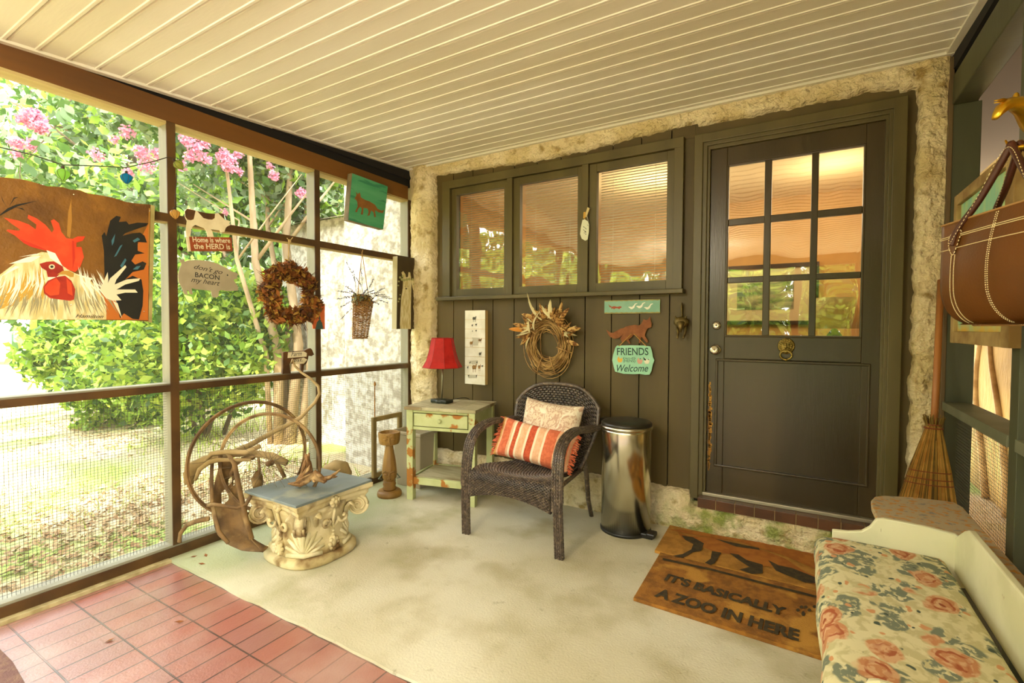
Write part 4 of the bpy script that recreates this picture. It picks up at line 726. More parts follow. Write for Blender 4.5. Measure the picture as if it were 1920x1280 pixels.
# ---- two old spoked wheels
def wheel(label, cx, cy, d, r, tilt, roll, gap=False):
    c_ = atD(cx, cy, d); t = thing('spoked_wheel', label, 'wheel', c_-Vector((0, 0, r)), 'two old bicycle wheels')
    n = (EYE-c_).normalized(); u = n.cross(Vector((0, 0, 1))).normalized(); u = (u*cos(tilt)+n*sin(tilt)).normalized(); n2 = u.cross(Vector((0, 0, 1))).normalized()*-1; v = n2.cross(u).normalized()
    v = (v*cos(roll)+n*sin(roll)).normalized()
    b = MB(); K = 64; rg = [c_+(u*cos(2*pi*k/K)+v*sin(2*pi*k/K))*r for k in range(K+1)]; b.tube(rg, .0068, 8, flat=1.2, cap=False, up=u.cross(v)); b.tube([c_+(p-c_)*.97 for p in rg], .0042, 6, cap=False, up=u.cross(v)); b.build('rim', rustd, t, smooth=True)
    b = MB(); ax = u.cross(v).normalized()
    for k in range(28): a = 2*pi*k/28; a2 = a+(.35 if k % 2 else -.35); h = ax*(.02 if k % 4 < 2 else -.02); b.tube([c_+(u*cos(a2)+v*sin(a2))*.018+h, c_+(u*cos(a)+v*sin(a))*r*.97], .0011, 4)
    b.build('spokes', mat('rusty_spoke', '6b5a42', rough=.6, metal=.5), t); b = MB(); b.tube([c_-ax*.035, c_-ax*.02, c_+ax*.02, c_+ax*.035], [.008, .016, .016, .008], 12); b.build('hub', rustd, t, smooth=True); return t
wheel('larger rusty bicycle wheel rim standing behind, against the screen', 470.6, 857, 2.74, .312, .35, .12)
t = wheel('smaller rusty bicycle wheel in front of the larger wheel, behind the slate table', 506, 868, 2.62, .268, -.45, .12)
b = MB(); pts = []
for k in range(90): f = k/89; x, y = 515+(560-515)*f, 850-(850-795)*f; pts.append(atD(x+sin(k*.55)*4*1.1, y+cos(k*.55)*4, 2.6))
b.tube(pts, .0012, 4); b.build('wavy_wire', MATS['rusty_spoke'], t); b = MB(); pts = [atD(447+(480-447)*k/39+sin(k*.6)*3, 886-(6)*k/39+cos(k*.6)*5, 2.62) for k in range(40)]; b.tube(pts, .0012, 4); b.build('wavy_wire', MATS['rusty_spoke'], t)
# ---- rusty plough with driftwood
t = thing('rusty_plough', 'rusty antique plough with curved blade beside the screen, behind the slate table', 'plough', atD(440, 1035, 2.5))
def sheetstrip(L1, L2, m, name, th=.004, parent=t, n=14, holes=None, bulge=.0):
    def rs(L_, n): 
        out = []
        for i in range(n): f = i/(n-1)*(len(L_)-1); k = min(int(f), len(L_)-2); g_ = f-k; out.append(tuple(L_[k][j]*(1-g_)+L_[k+1][j]*g_ for j in range(3)))
        return out
    A, B = [atD(*q) for q in rs(L1, n)], [atD(*q) for q in rs(L2, n)]; vs = []; W_ = 6
    for a, c in zip(A, B):
        for j in range(W_): f = j/(W_-1); vs.append(a.lerp(c, f)+_F*(bulge*sin(f*pi)))
    fs = []
    for i in range(n-1):
        for j in range(W_-1):
            if holes and (i, j) in holes: continue
            fs.append((i*W_+j, i*W_+j+1, (i+1)*W_+j+1, (i+1)*W_+j))
    o = MB().add(vs, fs).build(name, m, parent, smooth=True); s = o.modifiers.new('s', 'SOLIDIFY'); s.thickness = th; return o
sheetstrip([(412, 868, 2.62), (398, 920, 2.58), (396, 960, 2.54), (405, 1000, 2.5), (425, 1020, 2.47), (455, 1033, 2.45), (492, 1035, 2.45)], [(432, 845, 2.66), (440, 880, 2.66), (448, 905, 2.62), (455, 950, 2.58), (462, 985, 2.54), (472, 1010, 2.5), (493, 1034, 2.45)], rustd, 'mouldboard', .006, bulge=.06, holes={(3, 2), (4, 3), (2, 3), (5, 1), (4, 1)}, n=18)
b = MB(); b.tube([atD(x, y, d) for x, y, d in ((398, 862, 2.6), (396, 900, 2.56), (398, 945, 2.52), (410, 995, 2.47), (428, 1018, 2.44))], .009, 8, flat=.5); b.build('edge_bar', rustd, t, smooth=True)
b = MB(); b.tube([atD(x, y, d) for x, y, d in ((428, 850, 2.6), (440, 870, 2.56), (452, 930, 2.5), (462, 975, 2.48), (472, 1010, 2.46))], .013, 8, flat=.5); b.build('shank', rustd, t, smooth=True)
b = MB(); b.tube([atD(x, y, d) for x, y, d in ((336, 1016, 2.55), (338, 1000, 2.55), (350, 984, 2.54), (370, 976, 2.53), (392, 972, 2.52))], .008, 8, flat=1.6); b.build('iron_strap', rustd, t, smooth=True)
b = MB(); b.tube([atD(x, y, d) for x, y, d in ((390, 948, 2.5), (400, 945, 2.46), (420, 948, 2.46), (445, 952, 2.48), (462, 945, 2.5), (470, 930, 2.5))], .009, 8); b.build('bracket', rustd, t, smooth=True)
b = MB(); b.tube([atD(x, y, d) for x, y, d in ((433, 890, 2.62), (440, 872, 2.63), (455, 860, 2.65), (480, 853, 2.67), (502, 855, 2.69), (520, 868, 2.7), (534, 895, 2.7))], .009, 8, flat=1.5); b.build('iron_arch', rustd, t, smooth=True)
b = MB(); b.tube([atD(x, y, d) for x, y, d in ((484, 850, 2.68), (487, 880, 2.68), (484, 900, 2.68))], .007, 6); b.tube([atD(x, y, d) for x, y, d in ((483, 882, 2.68), (482, 895, 2.68), (484, 912, 2.68))], [.012, .034, .03], 10, flat=.35); b.build('scoop', rustd, t, smooth=True)
b = MB(); b.tube([atD(x, y, d) for x, y, d in ((354, 908, 2.58), (356, 888, 2.6), (366, 874, 2.6), (390, 862, 2.62), (420, 853, 2.64), (460, 850, 2.66), (485, 850, 2.68), (510, 855, 2.68), (538, 868, 2.68))], [.022, .034, .036, .032, .02, .017, .02, .026, .022], 10, flat=.7); wd = b.build('wooden_beam', wood1, t, smooth=True)
b = MB(); b.tube([atD(x, y, d) for x, y, d in ((366, 900, 2.54), (374, 880, 2.53), (392, 866, 2.55), (410, 862, 2.57), (470, 862, 2.6))], [.008, .012, .013, .012, .008], 8); b.tube([atD(x, y, d) for x, y, d in ((384, 865, 2.58), (396, 850, 2.6), (424, 847, 2.6), (460, 848, 2.62), (488, 836, 2.64))], [.008, .012, .014, .014, .012], 8); b.build('wooden_handles', wood1, t, smooth=True)
# ================================================================== things on the back wall
YW = 3.118
tealm = mat('aqua_board_paint', '8fb8a2', '7fae98', sc=12, rough=.7)
# ---- long shiplap picture of farm animals
t = thing('farm_animal_board', 'tall narrow white planked board with small animal prints, right of the red lamp', 'picture', (-2.17, 3.1, .776))
b = MB(); b.box(-2.263, -2.075, 3.083, YW, .776, 1.349); b.build('board', mat('board_edge_pine', 'cfae6a', rough=.7), t)
b = MB()
for k in range(8): z0 = .776+.573*k/8; b.box(-2.263, -2.075, 3.079, 3.083, z0+.0012, z0+.0705)
b.build('white_slats', mat('whitewashed_slat', 'e6e2d0', 'd8d3bd', sc=12, rough=.7), t)
Zb = lambda p: zz(p, 860, 570, 8); Pb = Vector((0, 3.079, 0)); brn = mat('animal_print_brown', '6a5436', '9c7438', sc=50, rough=.8); gry = mat('animal_print_grey', '4c4a3c', rough=.8)
def blot(cx, cy, w, h, legs=True):
    out = [[(cx-w, cy-h*.4), (cx-w*.6, cy-h), (cx+w*.5, cy-h*.9), (cx+w*.8, cy-h*1.5), (cx+w*1.1, cy-h*1.3), (cx+w, cy-h*.4), (cx+w*.7, cy+h*.5), (cx-w*.8, cy+h*.5)]]
    if legs: out += [[(cx+a*w, cy+h*.3), (cx+a*w+w*.15, cy+h*.3), (cx+a*w+w*.12, cy+h*1.6), (cx+a*w, cy+h*1.6)] for a in (-.7, -.35, .3, .6)]
    return out
paint('hen', gry, blot(235, 220, 28, 28), .0006, t, Zb, Pb, YN); paint('goats', gry, blot(205, 320, 12, 14)+blot(262, 310, 14, 16)+blot(262, 400, 12, 12)+blot(208, 405, 7, 8), .0006, t, Zb, Pb, YN)
paint('cow', brn, blot(190, 590, 24, 30)+blot(320, 545, 26, 24), .0006, t, Zb, Pb, YN); paint('cow_outline', mat('print_pale_grey', 'b9b49c', rough=.8), [[(200, 500), (320, 505), (300, 560), (290, 620), (210, 620), (215, 560)], [(160, 850), (290, 840), (285, 900), (200, 905)], [(130, 1060), (280, 1060), (270, 1110), (150, 1110)]], .0004, t, Zb, Pb, YN)
paint('duck', gry, blot(322, 750, 20, 26), .0006, t, Zb, Pb, YN); paint('pigs', brn, blot(235, 955, 34, 42)+blot(310, 950, 20, 34), .0007, t, Zb, Pb, YN); paint('small_animals', gry, blot(170, 880, 10, 14)+blot(275, 875, 10, 14)+blot(138, 950, 10, 18)+blot(355, 930, 14, 12)+blot(150, 1075, 8, 14)+blot(268, 1080, 8, 18), .0006, t, Zb, Pb, YN)
# ---- geese plaque
t = thing('geese_plaque', 'long narrow aqua plaque with a red fox chasing three white geese', 'plaque', (-.95, 3.1, 1.312)); Zg = lambda p: zz(p, 1120, 550, 8); Pg = Vector((0, 3.103, 0))
b = MB(); b.box(-1.133, -.768, 3.103, YW, 1.312, 1.400); b.build('board', mat('plaque_edge_gold', 'a89a5c', '8f8040', sc=20, rough=.7), t)
b = MB(); n_ = 22; sc_ = [(-1.133+.365*k/n_, 1.318+.003*(k % 2)) for k in range(n_+1)]+[(-.7685, 1.36)]+[(-.768-.365*k/n_, 1.395-.003*(k % 2)) for k in range(n_+1)]
b.slab([(x, 3.103, z) for x, z in sc_], (0, -.002, 0)); b.build('painted_field', tealm, t, fix=True)
Pg2 = Vector((0, 3.101, 0))
goose = lambda x, y: [(x, y+18), (x+22, y+12), (x+60, y+16), (x+85, y-8), (x+100, y-32), (x+135, y-42), (x+140, y-34), (x+112, y-20), (x+100, y+5), (x+92, y+30), (x+60, y+50), (x+38, y+48), (x+18, y+30)]
paint('geese', mat('goose_white', 'eeebdc', rough=.7), [goose(462, 185), goose(580, 172), goose(697, 190)], .0004, t, Zg, Pg2, YN)
paint('fox', mat('fox_red', 'a1482c', rough=.7), [[(165, 160), (185, 180), (215, 200), (250, 190), (300, 200), (345, 190), (370, 205), (345, 222), (330, 235), (300, 222), (265, 225), (250, 240), (235, 222), (205, 235), (215, 215), (185, 205)]], .0004, t, Zg, Pg2, YN)
# ---- fox welcome sign
t = thing('fox_welcome_sign', 'rust fox cutout above a mint board reading FRIENDS and hens Welcome', 'sign', (-.95, 3.1, .94)); Pf = Vector((0, 3.100, 0))
fxm = mat('rust_fox_metal', '8f5526', '7d4519', sc=20, rough=.7)
flat('fox', fxm, t, Zg([(135, 545), (160, 560), (195, 585), (240, 590), (290, 560), (350, 525), (400, 515), (430, 495), (500, 478), (570, 470), (625, 480), (660, 455), (690, 400), (695, 385), (730, 400), (760, 390), (795, 345), (800, 400), (815, 450), (812, 500), (790, 520), (770, 515), (745, 540), (720, 600), (715, 640), (760, 700), (765, 730), (740, 735), (690, 680), (665, 650), (650, 690), (648, 745), (625, 745), (630, 690), (610, 640), (540, 620), (520, 650), (470, 690), (500, 745), (485, 760), (440, 705), (400, 700), (375, 740), (360, 700), (345, 680), (370, 640), (405, 590), (380, 620), (330, 665), (260, 680), (200, 655), (165, 610)]), Pf, YN, 0, .004)
mint = mat('mint_board', 'a2d6b6', '94caa8', sc=9, rough=.7)
flat('board', mint, t, Zg([(300, 780), (500, 776), (720, 780), (800, 795), (820, 860), (835, 950), (858, 1000), (835, 1060), (815, 1160), (785, 1215), (720, 1218), (640, 1205), (560, 1210), (400, 1205), (330, 1185), (270, 1170), (250, 1100), (228, 1000), (240, 920), (275, 810)]), Pf, YN, 0, .006)
dkt = mat('dark_teal_ink', '2c4a42', rough=.7)
Zq = lambda x, y: Zg([(x, y)])[0]
ptxt('FRIENDS', dkt, t, Zq(300, 925), Zq(772, 925), .048, Pf, YN, .006, bold=.012); ptxt('(and)', dkt, t, Zq(392, 990), Zq(575, 990), .016, Pf, YN, .006); ptxt('(HENS)', dkt, t, Zq(395, 1042), Zq(572, 1042), .024, Pf, YN, .006); ptxt('Welcome', dkt, t, Zq(300, 1172), Zq(770, 1172), .046, Pf, YN, .006, shear=.35, bold=.008)
hen = lambda x, y, s: [(x-s, y-s*.2), (x-s*.7, y-s), (x-s*.5, y-s*1.5), (x-s*.1, y-s*.7), (x+s*.6, y-s*.6), (x+s*.9, y-s*1.2), (x+s, y), (x+s*.6, y+s*.8), (x-s*.5, y+s*.8)]
for nm, cc, q in (('yellow_hen', 'e3b24a', hen(342, 1000, 40)), ('pink_hen', 'd3a08c', hen(640, 1020, 42)), ('white_hen', 'e6e0c8', hen(745, 1020, 42))): paint(nm, mat('hen_'+nm, cc, rough=.7), [q], .0066, t, Zg, Pf, YN)
paint('hen_feathers', dkt, [[(690, 950), (735, 985), (735, 1005), (705, 1000)], [(770, 975), (785, 1000), (765, 995)], [(645, 965), (660, 985), (640, 985)]], .007, t, Zg, Pf, YN)
b = MB()
for p, q in (((512, 605), (325, 790)), ((550, 605), (735, 790))): b.tube([onB(*Zq(*p), 3.092), onB(*Zq(*q), 3.09)], .0026, 6)
b.build('jute_strings', mat('jute', 'b98a44', rough=.9), t)
# ---- cast fox hook
t = thing('fox_hook', 'small cast metal fox head figure with raised tail and two legs, beside the door casing', 'figurine', (-.625, 3.1, 1.16)); brz = mat('aged_brass', '7d6a3c', '5c4c26', sc=30, rough=.5, metal=.6, bump=.001, bsc=90)
c_ = lambda x, y, Y=3.09: onB(*Zq(x, y), Y)
b = MB(); b.tube([c_(1270, 130), c_(1272, 170), c_(1272, 230), c_(1275, 300), c_(1275, 370)], [.002, .015, .019, .012, .014], 10, flat=.4, up=(1, 0, 0)); b.build('tail', brz, t, smooth=True)
b = MB(); b.ball(c_(1260, 430, 3.075), .04, 14, 10, 1.15, .8, .85); b.tube([c_(1250, 440, 3.05), c_(1250, 510, 3.035), c_(1250, 580, 3.04)], [.024, .014, .004], 10)
for x0, x1 in ((1195, 1168), (1300, 1345)): b.tube([c_(x0, 400, 3.07), c_(x1, 335, 3.065)], [.013, .001], 8)
b.build('head', brz, t, smooth=True); b = MB(); b.tube([c_(1210, 500, 3.08), c_(1208, 600, 3.07), c_(1205, 650, 3.06), c_(1203, 665, 3.045)], [.012, .008, .007, .006], 8); b.build('leg', brz, t, smooth=True); b = MB(); b.tube([c_(1325, 480, 3.08), c_(1312, 600, 3.07), c_(1296, 650, 3.06), c_(1294, 665, 3.045)], [.013, .009, .007, .006], 8); b.build('leg', brz, t, smooth=True)
# ---- tag on the window mullion
Zt = lambda p: zz(p, 1070, 370, 12.8); Pt = Vector((0, 3.088, 0)); t = thing('hanging_tag', 'small white wooden tag hanging by a clothespin from the window mullion', 'tag', (-1.275, 3.085, 1.8))
flat('tag', mat('tag_white', 'd9dac2', rough=.7), t, Zt([(290, 540), (350, 530), (420, 580), (445, 650), (440, 830), (410, 1010), (350, 1040), (270, 990), (230, 880), (250, 720)]), Pt, YN, 0, .004)
paint('writing', ink, [[(310, 690), (340, 720), (330, 730), (305, 705)], [(345, 720), (390, 760), (380, 770), (345, 735)], [(300, 770), (330, 780), (320, 800)], [(335, 790), (380, 830), (370, 850), (340, 820)], [(320, 840), (345, 850), (335, 870)], [(350, 870), (385, 880), (370, 900)], [(400, 650), (430, 680), (420, 690)]], .0045, t, Zt, Pt, YN)
flat('clothespin', mat('clothespin_wood', 'd6c490', rough=.8), t, Zt([(415, 240), (465, 265), (380, 480), (345, 460)]), Pt, YN, 0, .008); flat('wooden_clip', mat('clip_orange', 'c99a3e', rough=.7), t, Zt([(320, 360), (360, 350), (380, 430), (340, 520), (310, 500)]), Pt, YN, .002, .006)
b = MB(); b.tube([onB(*Zt([(330, 520)])[0], 3.083), onB(*Zt([(350, 545)])[0], 3.082)], .0015, 5); b.tube([onB(*Zt([(385, 430)])[0], 3.083), onB(*Zt([(430, 580)])[0], 3.082)], .0012, 5); b.build('string', crd, t)
# ---- grapevine wreath with feathers
C_ = Vector((-1.535, 3.075, 1.115)); t = thing('grapevine_wreath', 'tan grapevine wreath topped with brown feathers on the dark siding above the chair', 'wreath', C_); vn = mat('grapevine', 'c29c5e', '8c6634', sc=14, rough=.85); rr = random.Random(11); b = MB()
for k in range(64):
    a0 = rr.uniform(0, 6.28); R0 = .145+rr.gauss(0, .019); ex, ez = rr.gauss(0, .012), rr.gauss(-.012, .018); ln_ = rr.uniform(3.5, 6.8); yo = rr.uniform(-.03, .015); w1 = rr.uniform(0, 6)
    n_ = 34; b.tube([C_+Vector((ex+cos(a0+ln_*i/n_)*(R0+.008*sin(w1+i*.6))*.93, yo+.012*sin(i*.5+w1), ez+sin(a0+ln_*i/n_)*(R0+.008*cos(w1+i*.5))*1.12)) for i in range(n_+1)], rr.uniform(.0016, .0034), 5)
for a, l in ((-1.9, .1), (-.3, .09), (-1.2, .12), (2.6, .1)): p = C_+Vector((cos(a)*.15, -.035, sin(a)*.17)); b.tube([p+Vector((cos(a)*x, -.012*cos(x*20), sin(a)*x)) for x in (-.065, -.03, 0, .03, .06)], .004, 5)
b.build('vines', vn, t, smooth=True)
fm = [mat('feather_cream', 'dccf9e', rough=.8), mat('feather_brown', '7a4f20', 'c09a58', sc=45, rough=.8, lo=.48, hi=.52), mat('feather_tan', 'b78a4a', '6e4518', sc=60, rough=.8, lo=.48, hi=.52), mat('feather_orange', 'c7822a', rough=.8)]
fb = [MB() for _ in fm]
def feather(i, p, d, l, w, bend=0):
    d = Vector(d).normalized(); s = d.cross(YN); s = s.normalized() if s.length > .1 else Vector((1, 0, 0)); n_ = 8; vs = []
    for k in range(n_+1): f = k/n_; c_ = p+d*l*f+s*bend*f*f+YN*.01*sin(f*3); ww = w*sin(pi*min(1, f*.93+.07))**.6; vs += [c_-s*ww*.5+YN*-.003, c_+YN*.004, c_+s*ww*.5+YN*-.003]
    fb[i].add(vs, [(3*k+j, 3*k+j+1, 3*k+j+4, 3*k+j+3) for k in range(n_) for j in (0, 1)])
for k in range(120):
    a = rr.uniform(.15, 3.05); p = C_+Vector((cos(a)*.13, -.02-rr.random()*.03, .02+sin(a)*.15)); da = a+rr.uniform(-1.2, 1.2); feather(rr.choice((1, 2, 1, 2, 0)), p, (cos(da), rr.uniform(-.5, .1), sin(da)), rr.uniform(.05, .11), rr.uniform(.012, .026), rr.uniform(-.03, .03))
for x, z, dx, dz, l, w, m_, bd in ((-1.49, 1.28, -.05, 1, .13, .03, 0, .01), (-1.49, 1.28, -.5, .9, .12, .028, 0, -.03), (-1.42, 1.28, .1, 1, .12, .026, 1, .01), (-1.56, 1.27, -.8, .6, .2, .02, 0, .09), (-1.62, 1.2, -.3, 1, .13, .018, 0, .12), (-1.60, 1.28, -1, .3, .12, .034, 1, .0), (-1.67, 1.2, -1, .05, .15, .032, 3, .0), (-1.66, 1.22, -1, .2, .13, .03, 2, 0), (-1.42, 1.27, .7, .8, .11, .03, 2, 0), (-1.37, 1.2, 1, .15, .11, .034, 1, 0), (-1.37, 1.13, 1, -.3, .1, .03, 1, 0)): feather(m_, Vector((x, 3.02, z)), (dx, -.1, dz), l, w, bd)
for i, q in enumerate(fb): q.build('feathers', fm[i], t)
# ---- lion knocker (part of the door)
Zn = lambda x, y: (1440+x/16, 620+y/16); brs = mat('antique_brass', 'a08a48', '7c6a30', sc=40, rough=.38, metal=.8, bump=.0008, bsc=120)
b = MB(); kc = onB(*Zn(545, 460), 3.1); b.ball(Vector((kc.x, LY-.004, kc.z)), .037, 22, 14, 1.0, .55, 1.05)
for k in range(22): a = k*2*pi/22; b.ball((kc.x+cos(a)*.034, LY-.006, kc.z+sin(a)*.036), .0095, 8, 6, 1, .8, 1)
for k in range(14): a = k*2*pi/14; b.ball((kc.x+cos(a)*.025, LY-.016, kc.z+.004+sin(a)*.027), .0075, 8, 6, 1, .8, 1)
for s_ in (-1, 1): b.ball((kc.x+s_*.012, LY-.024, kc.z+.008), .0055, 8, 6); b.ball((kc.x+s_*.009, LY-.026, kc.z-.014), .0085, 10, 6, 1.1, .8, .7); b.ball((kc.x+s_*.012, LY-.024, kc.z+.017), .007, 8, 6, 1.3, .6, .5)
b.tube([(kc.x, LY-.02, kc.z+.018), (kc.x, LY-.03, kc.z), (kc.x, LY-.034, kc.z-.009)], [.004, .005, .007], 8); b.ball((kc.x, LY-.02, kc.z-.03), .012, 10, 8, 1.1, .8, .7)
kn = b.build('lion_knocker', brs, dr, smooth=True); b = MB(); n_ = 30
b.tube([(kc.x+cos(a)*.0285, LY-.022, kc.z-.05+sin(a)*.024) for a in (2*pi*k/n_ for k in range(n_+1))], .0052, 8); b.ball((kc.x, LY-.022, kc.z-.0755), .008, 10, 8); b.build('ring', brs, kn, smooth=True)
# ================================================================== furniture and floor things
def grid(S, nu, nv):
    vs = [S(i/nu, j/nv) for j in range(nv+1) for i in range(nu+1)]; return vs, [(j*(nu+1)+i, j*(nu+1)+i+1, (j+1)*(nu+1)+i+1, (j+1)*(nu+1)+i) for j in range(nv) for i in range(nu)]
def weave(b, S, nu, nv, h, g=.12, herr=0, off=.5, out=None):
    """woven strands: a raised pad per cell, rows staggered, on the surface S(u, v)"""
    def N(u, v):
        e = .004; a = S(min(1, u+e), v)-S(max(0, u-e), v); c = S(u, min(1, v+e))-S(u, max(0, v-e)); n = a.cross(c); return n.normalized() if n.length > 1e-12 else Vector((0, -1, 0))
    for j in range(nv):
        for i in range(-1, nu+1):
            o = (off if j % 2 else 0); u0, u1 = (i+o+g*.3)/nu, (i+1+o-g*.3)/nu
            u0, u1 = max(0, u0), min(1, u1)
            if u1-u0 < .3/nu: continue
            v0, v1 = (j+g*.5)/nv, (j+1-g*.5)/nv; hs = herr*(1 if j % 2 else -1)/nv
            hh = h
            if out is not None and N(.5*(u0+u1), .5*(v0+v1)).dot(out(.5*(u0+u1), .5*(v0+v1))) < 0: hh = -h
            def q(u, v, k): k = hh if k else 0; return S(min(1, max(0, u)), min(1, max(0, v)))+N(min(1, max(0, u)), min(1, max(0, v)))*k
            du = (u1-u0)*.16; dv = (v1-v0)*.22
            if herr: P = [q(u0, v0, 0), q(u1, v0, 0), q(u1+herr/nu*(1 if j % 2 else -1), v1, 0), q(u0+herr/nu*(1 if j % 2 else -1), v1, 0)]; sh = herr/nu*(1 if j % 2 else -1); P += [q(u0+du+sh*.2, v0+dv, h), q(u1-du+sh*.2, v0+dv, h), q(u1-du+sh*.8, v1-dv, h), q(u0+du+sh*.8, v1-dv, h)]
            else: P = [q(u0, v0, 0), q(u1, v0, 0), q(u1, v1, 0), q(u0, v1, 0), q(u0+du, v0+dv, h), q(u1-du, v0+dv, h), q(u1-du, v1-dv, h), q(u0+du, v1-dv, h)]
            b.add(P, [(4, 5, 6, 7), (0, 1, 5, 4), (1, 2, 6, 5), (2, 3, 7, 6), (3, 0, 4, 7)])
def spline(P, n):
    P = [Vector(p) for p in P]; out = []; m = len(P)-1
    for k in range(n+1):
        f = k/n*m; i = min(int(f), m-1); t_ = f-i; p0, p1, p2, p3 = P[max(0, i-1)], P[i], P[i+1], P[min(m, i+2)]
        out.append(.5*((2*p1)+(p2-p0)*t_+(2*p0-5*p1+4*p2-p3)*t_*t_+(3*p1-p0-3*p2+p3)*t_**3))
    return out
def samp(L_): 
    n = len(L_)-1
    def f(u): x = u*n; i = min(int(x), n-1); return L_[i].lerp(L_[i+1], x-i)
    return f
wk = mat('dark_brown_wicker', '5a4c40', '43382e', sc=30, rough=.38, spec=.6, c3='86725a', c3sc=60, c3lo=.5, c3hi=.7); wki = mat('wicker_shadow_layer', '221a12', rough=.7)
t = thing('wicker_armchair', 'dark brown wicker armchair with curved arms holding two pillows', 'chair', (-1.38, 2.6, 0))
cx = -1.38
def Sback(u, v):
    s = 2*u-1; w = .205+(.295-.205)*min(1, v*1.5)**.8; tp = .845-.13*abs(s)**3.2; z = .33+(tp-.33)*v
    if v > .8: w *= 1-.0*(v-.8)
    return Vector((cx+s*w, 2.79+.10*v+.04*(1-s*s)-.0, z))
b = MB(); vs, fs = grid(Sback, 24, 20); b.add([v+Vector((0, .004, 0)) for v in vs], fs); b.build('backrest_core', wki, t, smooth=True)
b = MB(); weave(b, Sback, 21, 34, .0065, g=.2); bk_ = b.build('backrest', wk, t)
rim = [Sback(0, j/12) for j in range(13)]+[Sback(i/20, 1) for i in range(1, 21)]+[Sback(1, 1-j/12) for j in range(1, 13)]; b = MB(); b.tube(rim, .013, 8); b.build('back_rim', wk, t, smooth=True)
prof = spline([(0, 2.80, .35), (0, 2.62, .365), (0, 2.45, .395), (0, 2.35, .405), (0, 2.30, .39), (0, 2.278, .345), (0, 2.276, .29), (0, 2.278, .235)], 40); pf2 = samp(prof)
def Sseat(u, v):
    p = pf2(v); s = 2*u-1; w = .2+(.262-.2)*min(1, v*1.6); z = p.z
    if v > .62: z = p.z + (.045*(1-s*s))*((v-.62)/.38)**1.2
    if v < .62: z -= .03*(1-s*s)*sin(v/.62*pi)
    return Vector((cx+s*w, p.y, z))
b = MB(); vs, fs = grid(Sseat, 20, 40); b.add(vs, fs); o = b.build('seat_core', wki, t, smooth=True); q = o.modifiers.new('s', 'SOLIDIFY'); q.thickness = .02; q.offset = 1
S2 = lambda u, v: Sseat(1-u, v)
b = MB(); weave(b, lambda u, v: Sseat(1-u, v)+Vector((0, -.002, .002)), 24, 46, .006, g=.2)
for i in range(len(b.f)): b.f[i] = b.f[i]
b.build('seat', wk, t, fix=False)
for sx_ in (-1, 1):
    path = spline([(cx+sx_*.303, 2.305, 0), (cx+sx_*.300, 2.295, .16), (cx+sx_*.296, 2.29, .32), (cx+sx_*.292, 2.30, .46), (cx+sx_*.288, 2.335, .56), (cx+sx_*.284, 2.42, .615), (cx+sx_*.284, 2.56, .63), (cx+sx_*.287, 2.70, .612), (cx+sx_*.290, 2.86, .60)], 60); pa = samp(path)
    w = .029
    b = MB(); vs = []
    for i, p in enumerate(path):
        d = (path[min(60, i+1)]-path[max(0, i-1)]).normalized(); nn = Vector((1, 0, 0)).cross(d)*-1; nn.normalize()
        ww = w*(.8 if p.z < .3 and p.y < 2.4 else 1.0)
        vs += [p-Vector((ww, 0, 0))-nn*.012, p+Vector((ww, 0, 0))-nn*.012, p+Vector((ww, 0, 0))+nn*.012, p-Vector((ww, 0, 0))+nn*.012]
    b.add(vs, [(4*i+k, 4*i+(k+1) % 4, 4*i+4+(k+1) % 4, 4*i+4+k) for i in range(60) for k in range(4)]+[(3, 2, 1, 0), (240, 241, 242, 243)])
    b.k = 0
    def Sarm(u, v, f=1):
        x = min(1, max(0, v)); p = pa(x); d = (pa(min(1, x+.01))-pa(max(0, x-.01))).normalized(); nn = (d.cross(Vector((1, 0, 0)))); nn.normalize(); ww = w*(.8 if p.z < .3 and p.y < 2.4 else 1.0)
        return p + Vector(((2*u-1)*ww*f, 0, 0)) + nn*(-.0125)
    nn0 = Sarm(.5, .1)-pa(.1)
    weave(b, lambda u, v: Sarm(v, u), 64, 4, .0045, g=.2, herr=.8, off=0, out=lambda u, v: Sarm(.5, u)-pa(u))
    weave(b, lambda u, v: (lambda p, q_: p*2-q_)(pa(u), Sarm(1-v, u)), 64, 4, .0045, g=.2, herr=.8, off=0, out=lambda u, v: pa(u)-Sarm(.5, u))
    def Sside(u, v, sg=sx_):
        p = pa(u); a_ = Sarm(.5, u)-p; ww = w*(.8 if p.z < .3 and p.y < 2.4 else 1.0); return p+Vector((-sg*ww, 0, 0))+a_*(2*v-1)*.95
    for sg_ in (1, -1): weave(b, lambda u, v: Sside(u, v, sx_*sg_), 64, 2, .003, off=0, out=lambda u, v: Vector((-sx_*sg_, 0, 0)))
    b.build('arm_and_front_leg', wk, t)
    b = MB(); b.tube([(cx+sx_*.215, 2.84, .40), (cx+sx_*.222, 2.87, .3), (cx+sx_*.225, 2.90, .12), (cx+sx_*.232, 2.94, 0)], [.017, .016, .015, .014], 8); b.build('rear_leg', wk, t, smooth=True)
b = MB(); b.tube([(cx-.21, 2.80, .335), (cx+.21, 2.80, .335)], .012, 8); b.tube([(cx-.25, 2.3, .33), (cx-.215, 2.8, .335)], .012, 8); b.tube([(cx+.25, 2.3, .33), (cx+.215, 2.8, .335)], .012, 8)
for s_ in (-1, 1): b.box(cx+s_*.275-.018, cx+s_*.275+.018, 2.28, 2.302, .25, .36)
b.build('seat_frame', wk, t)
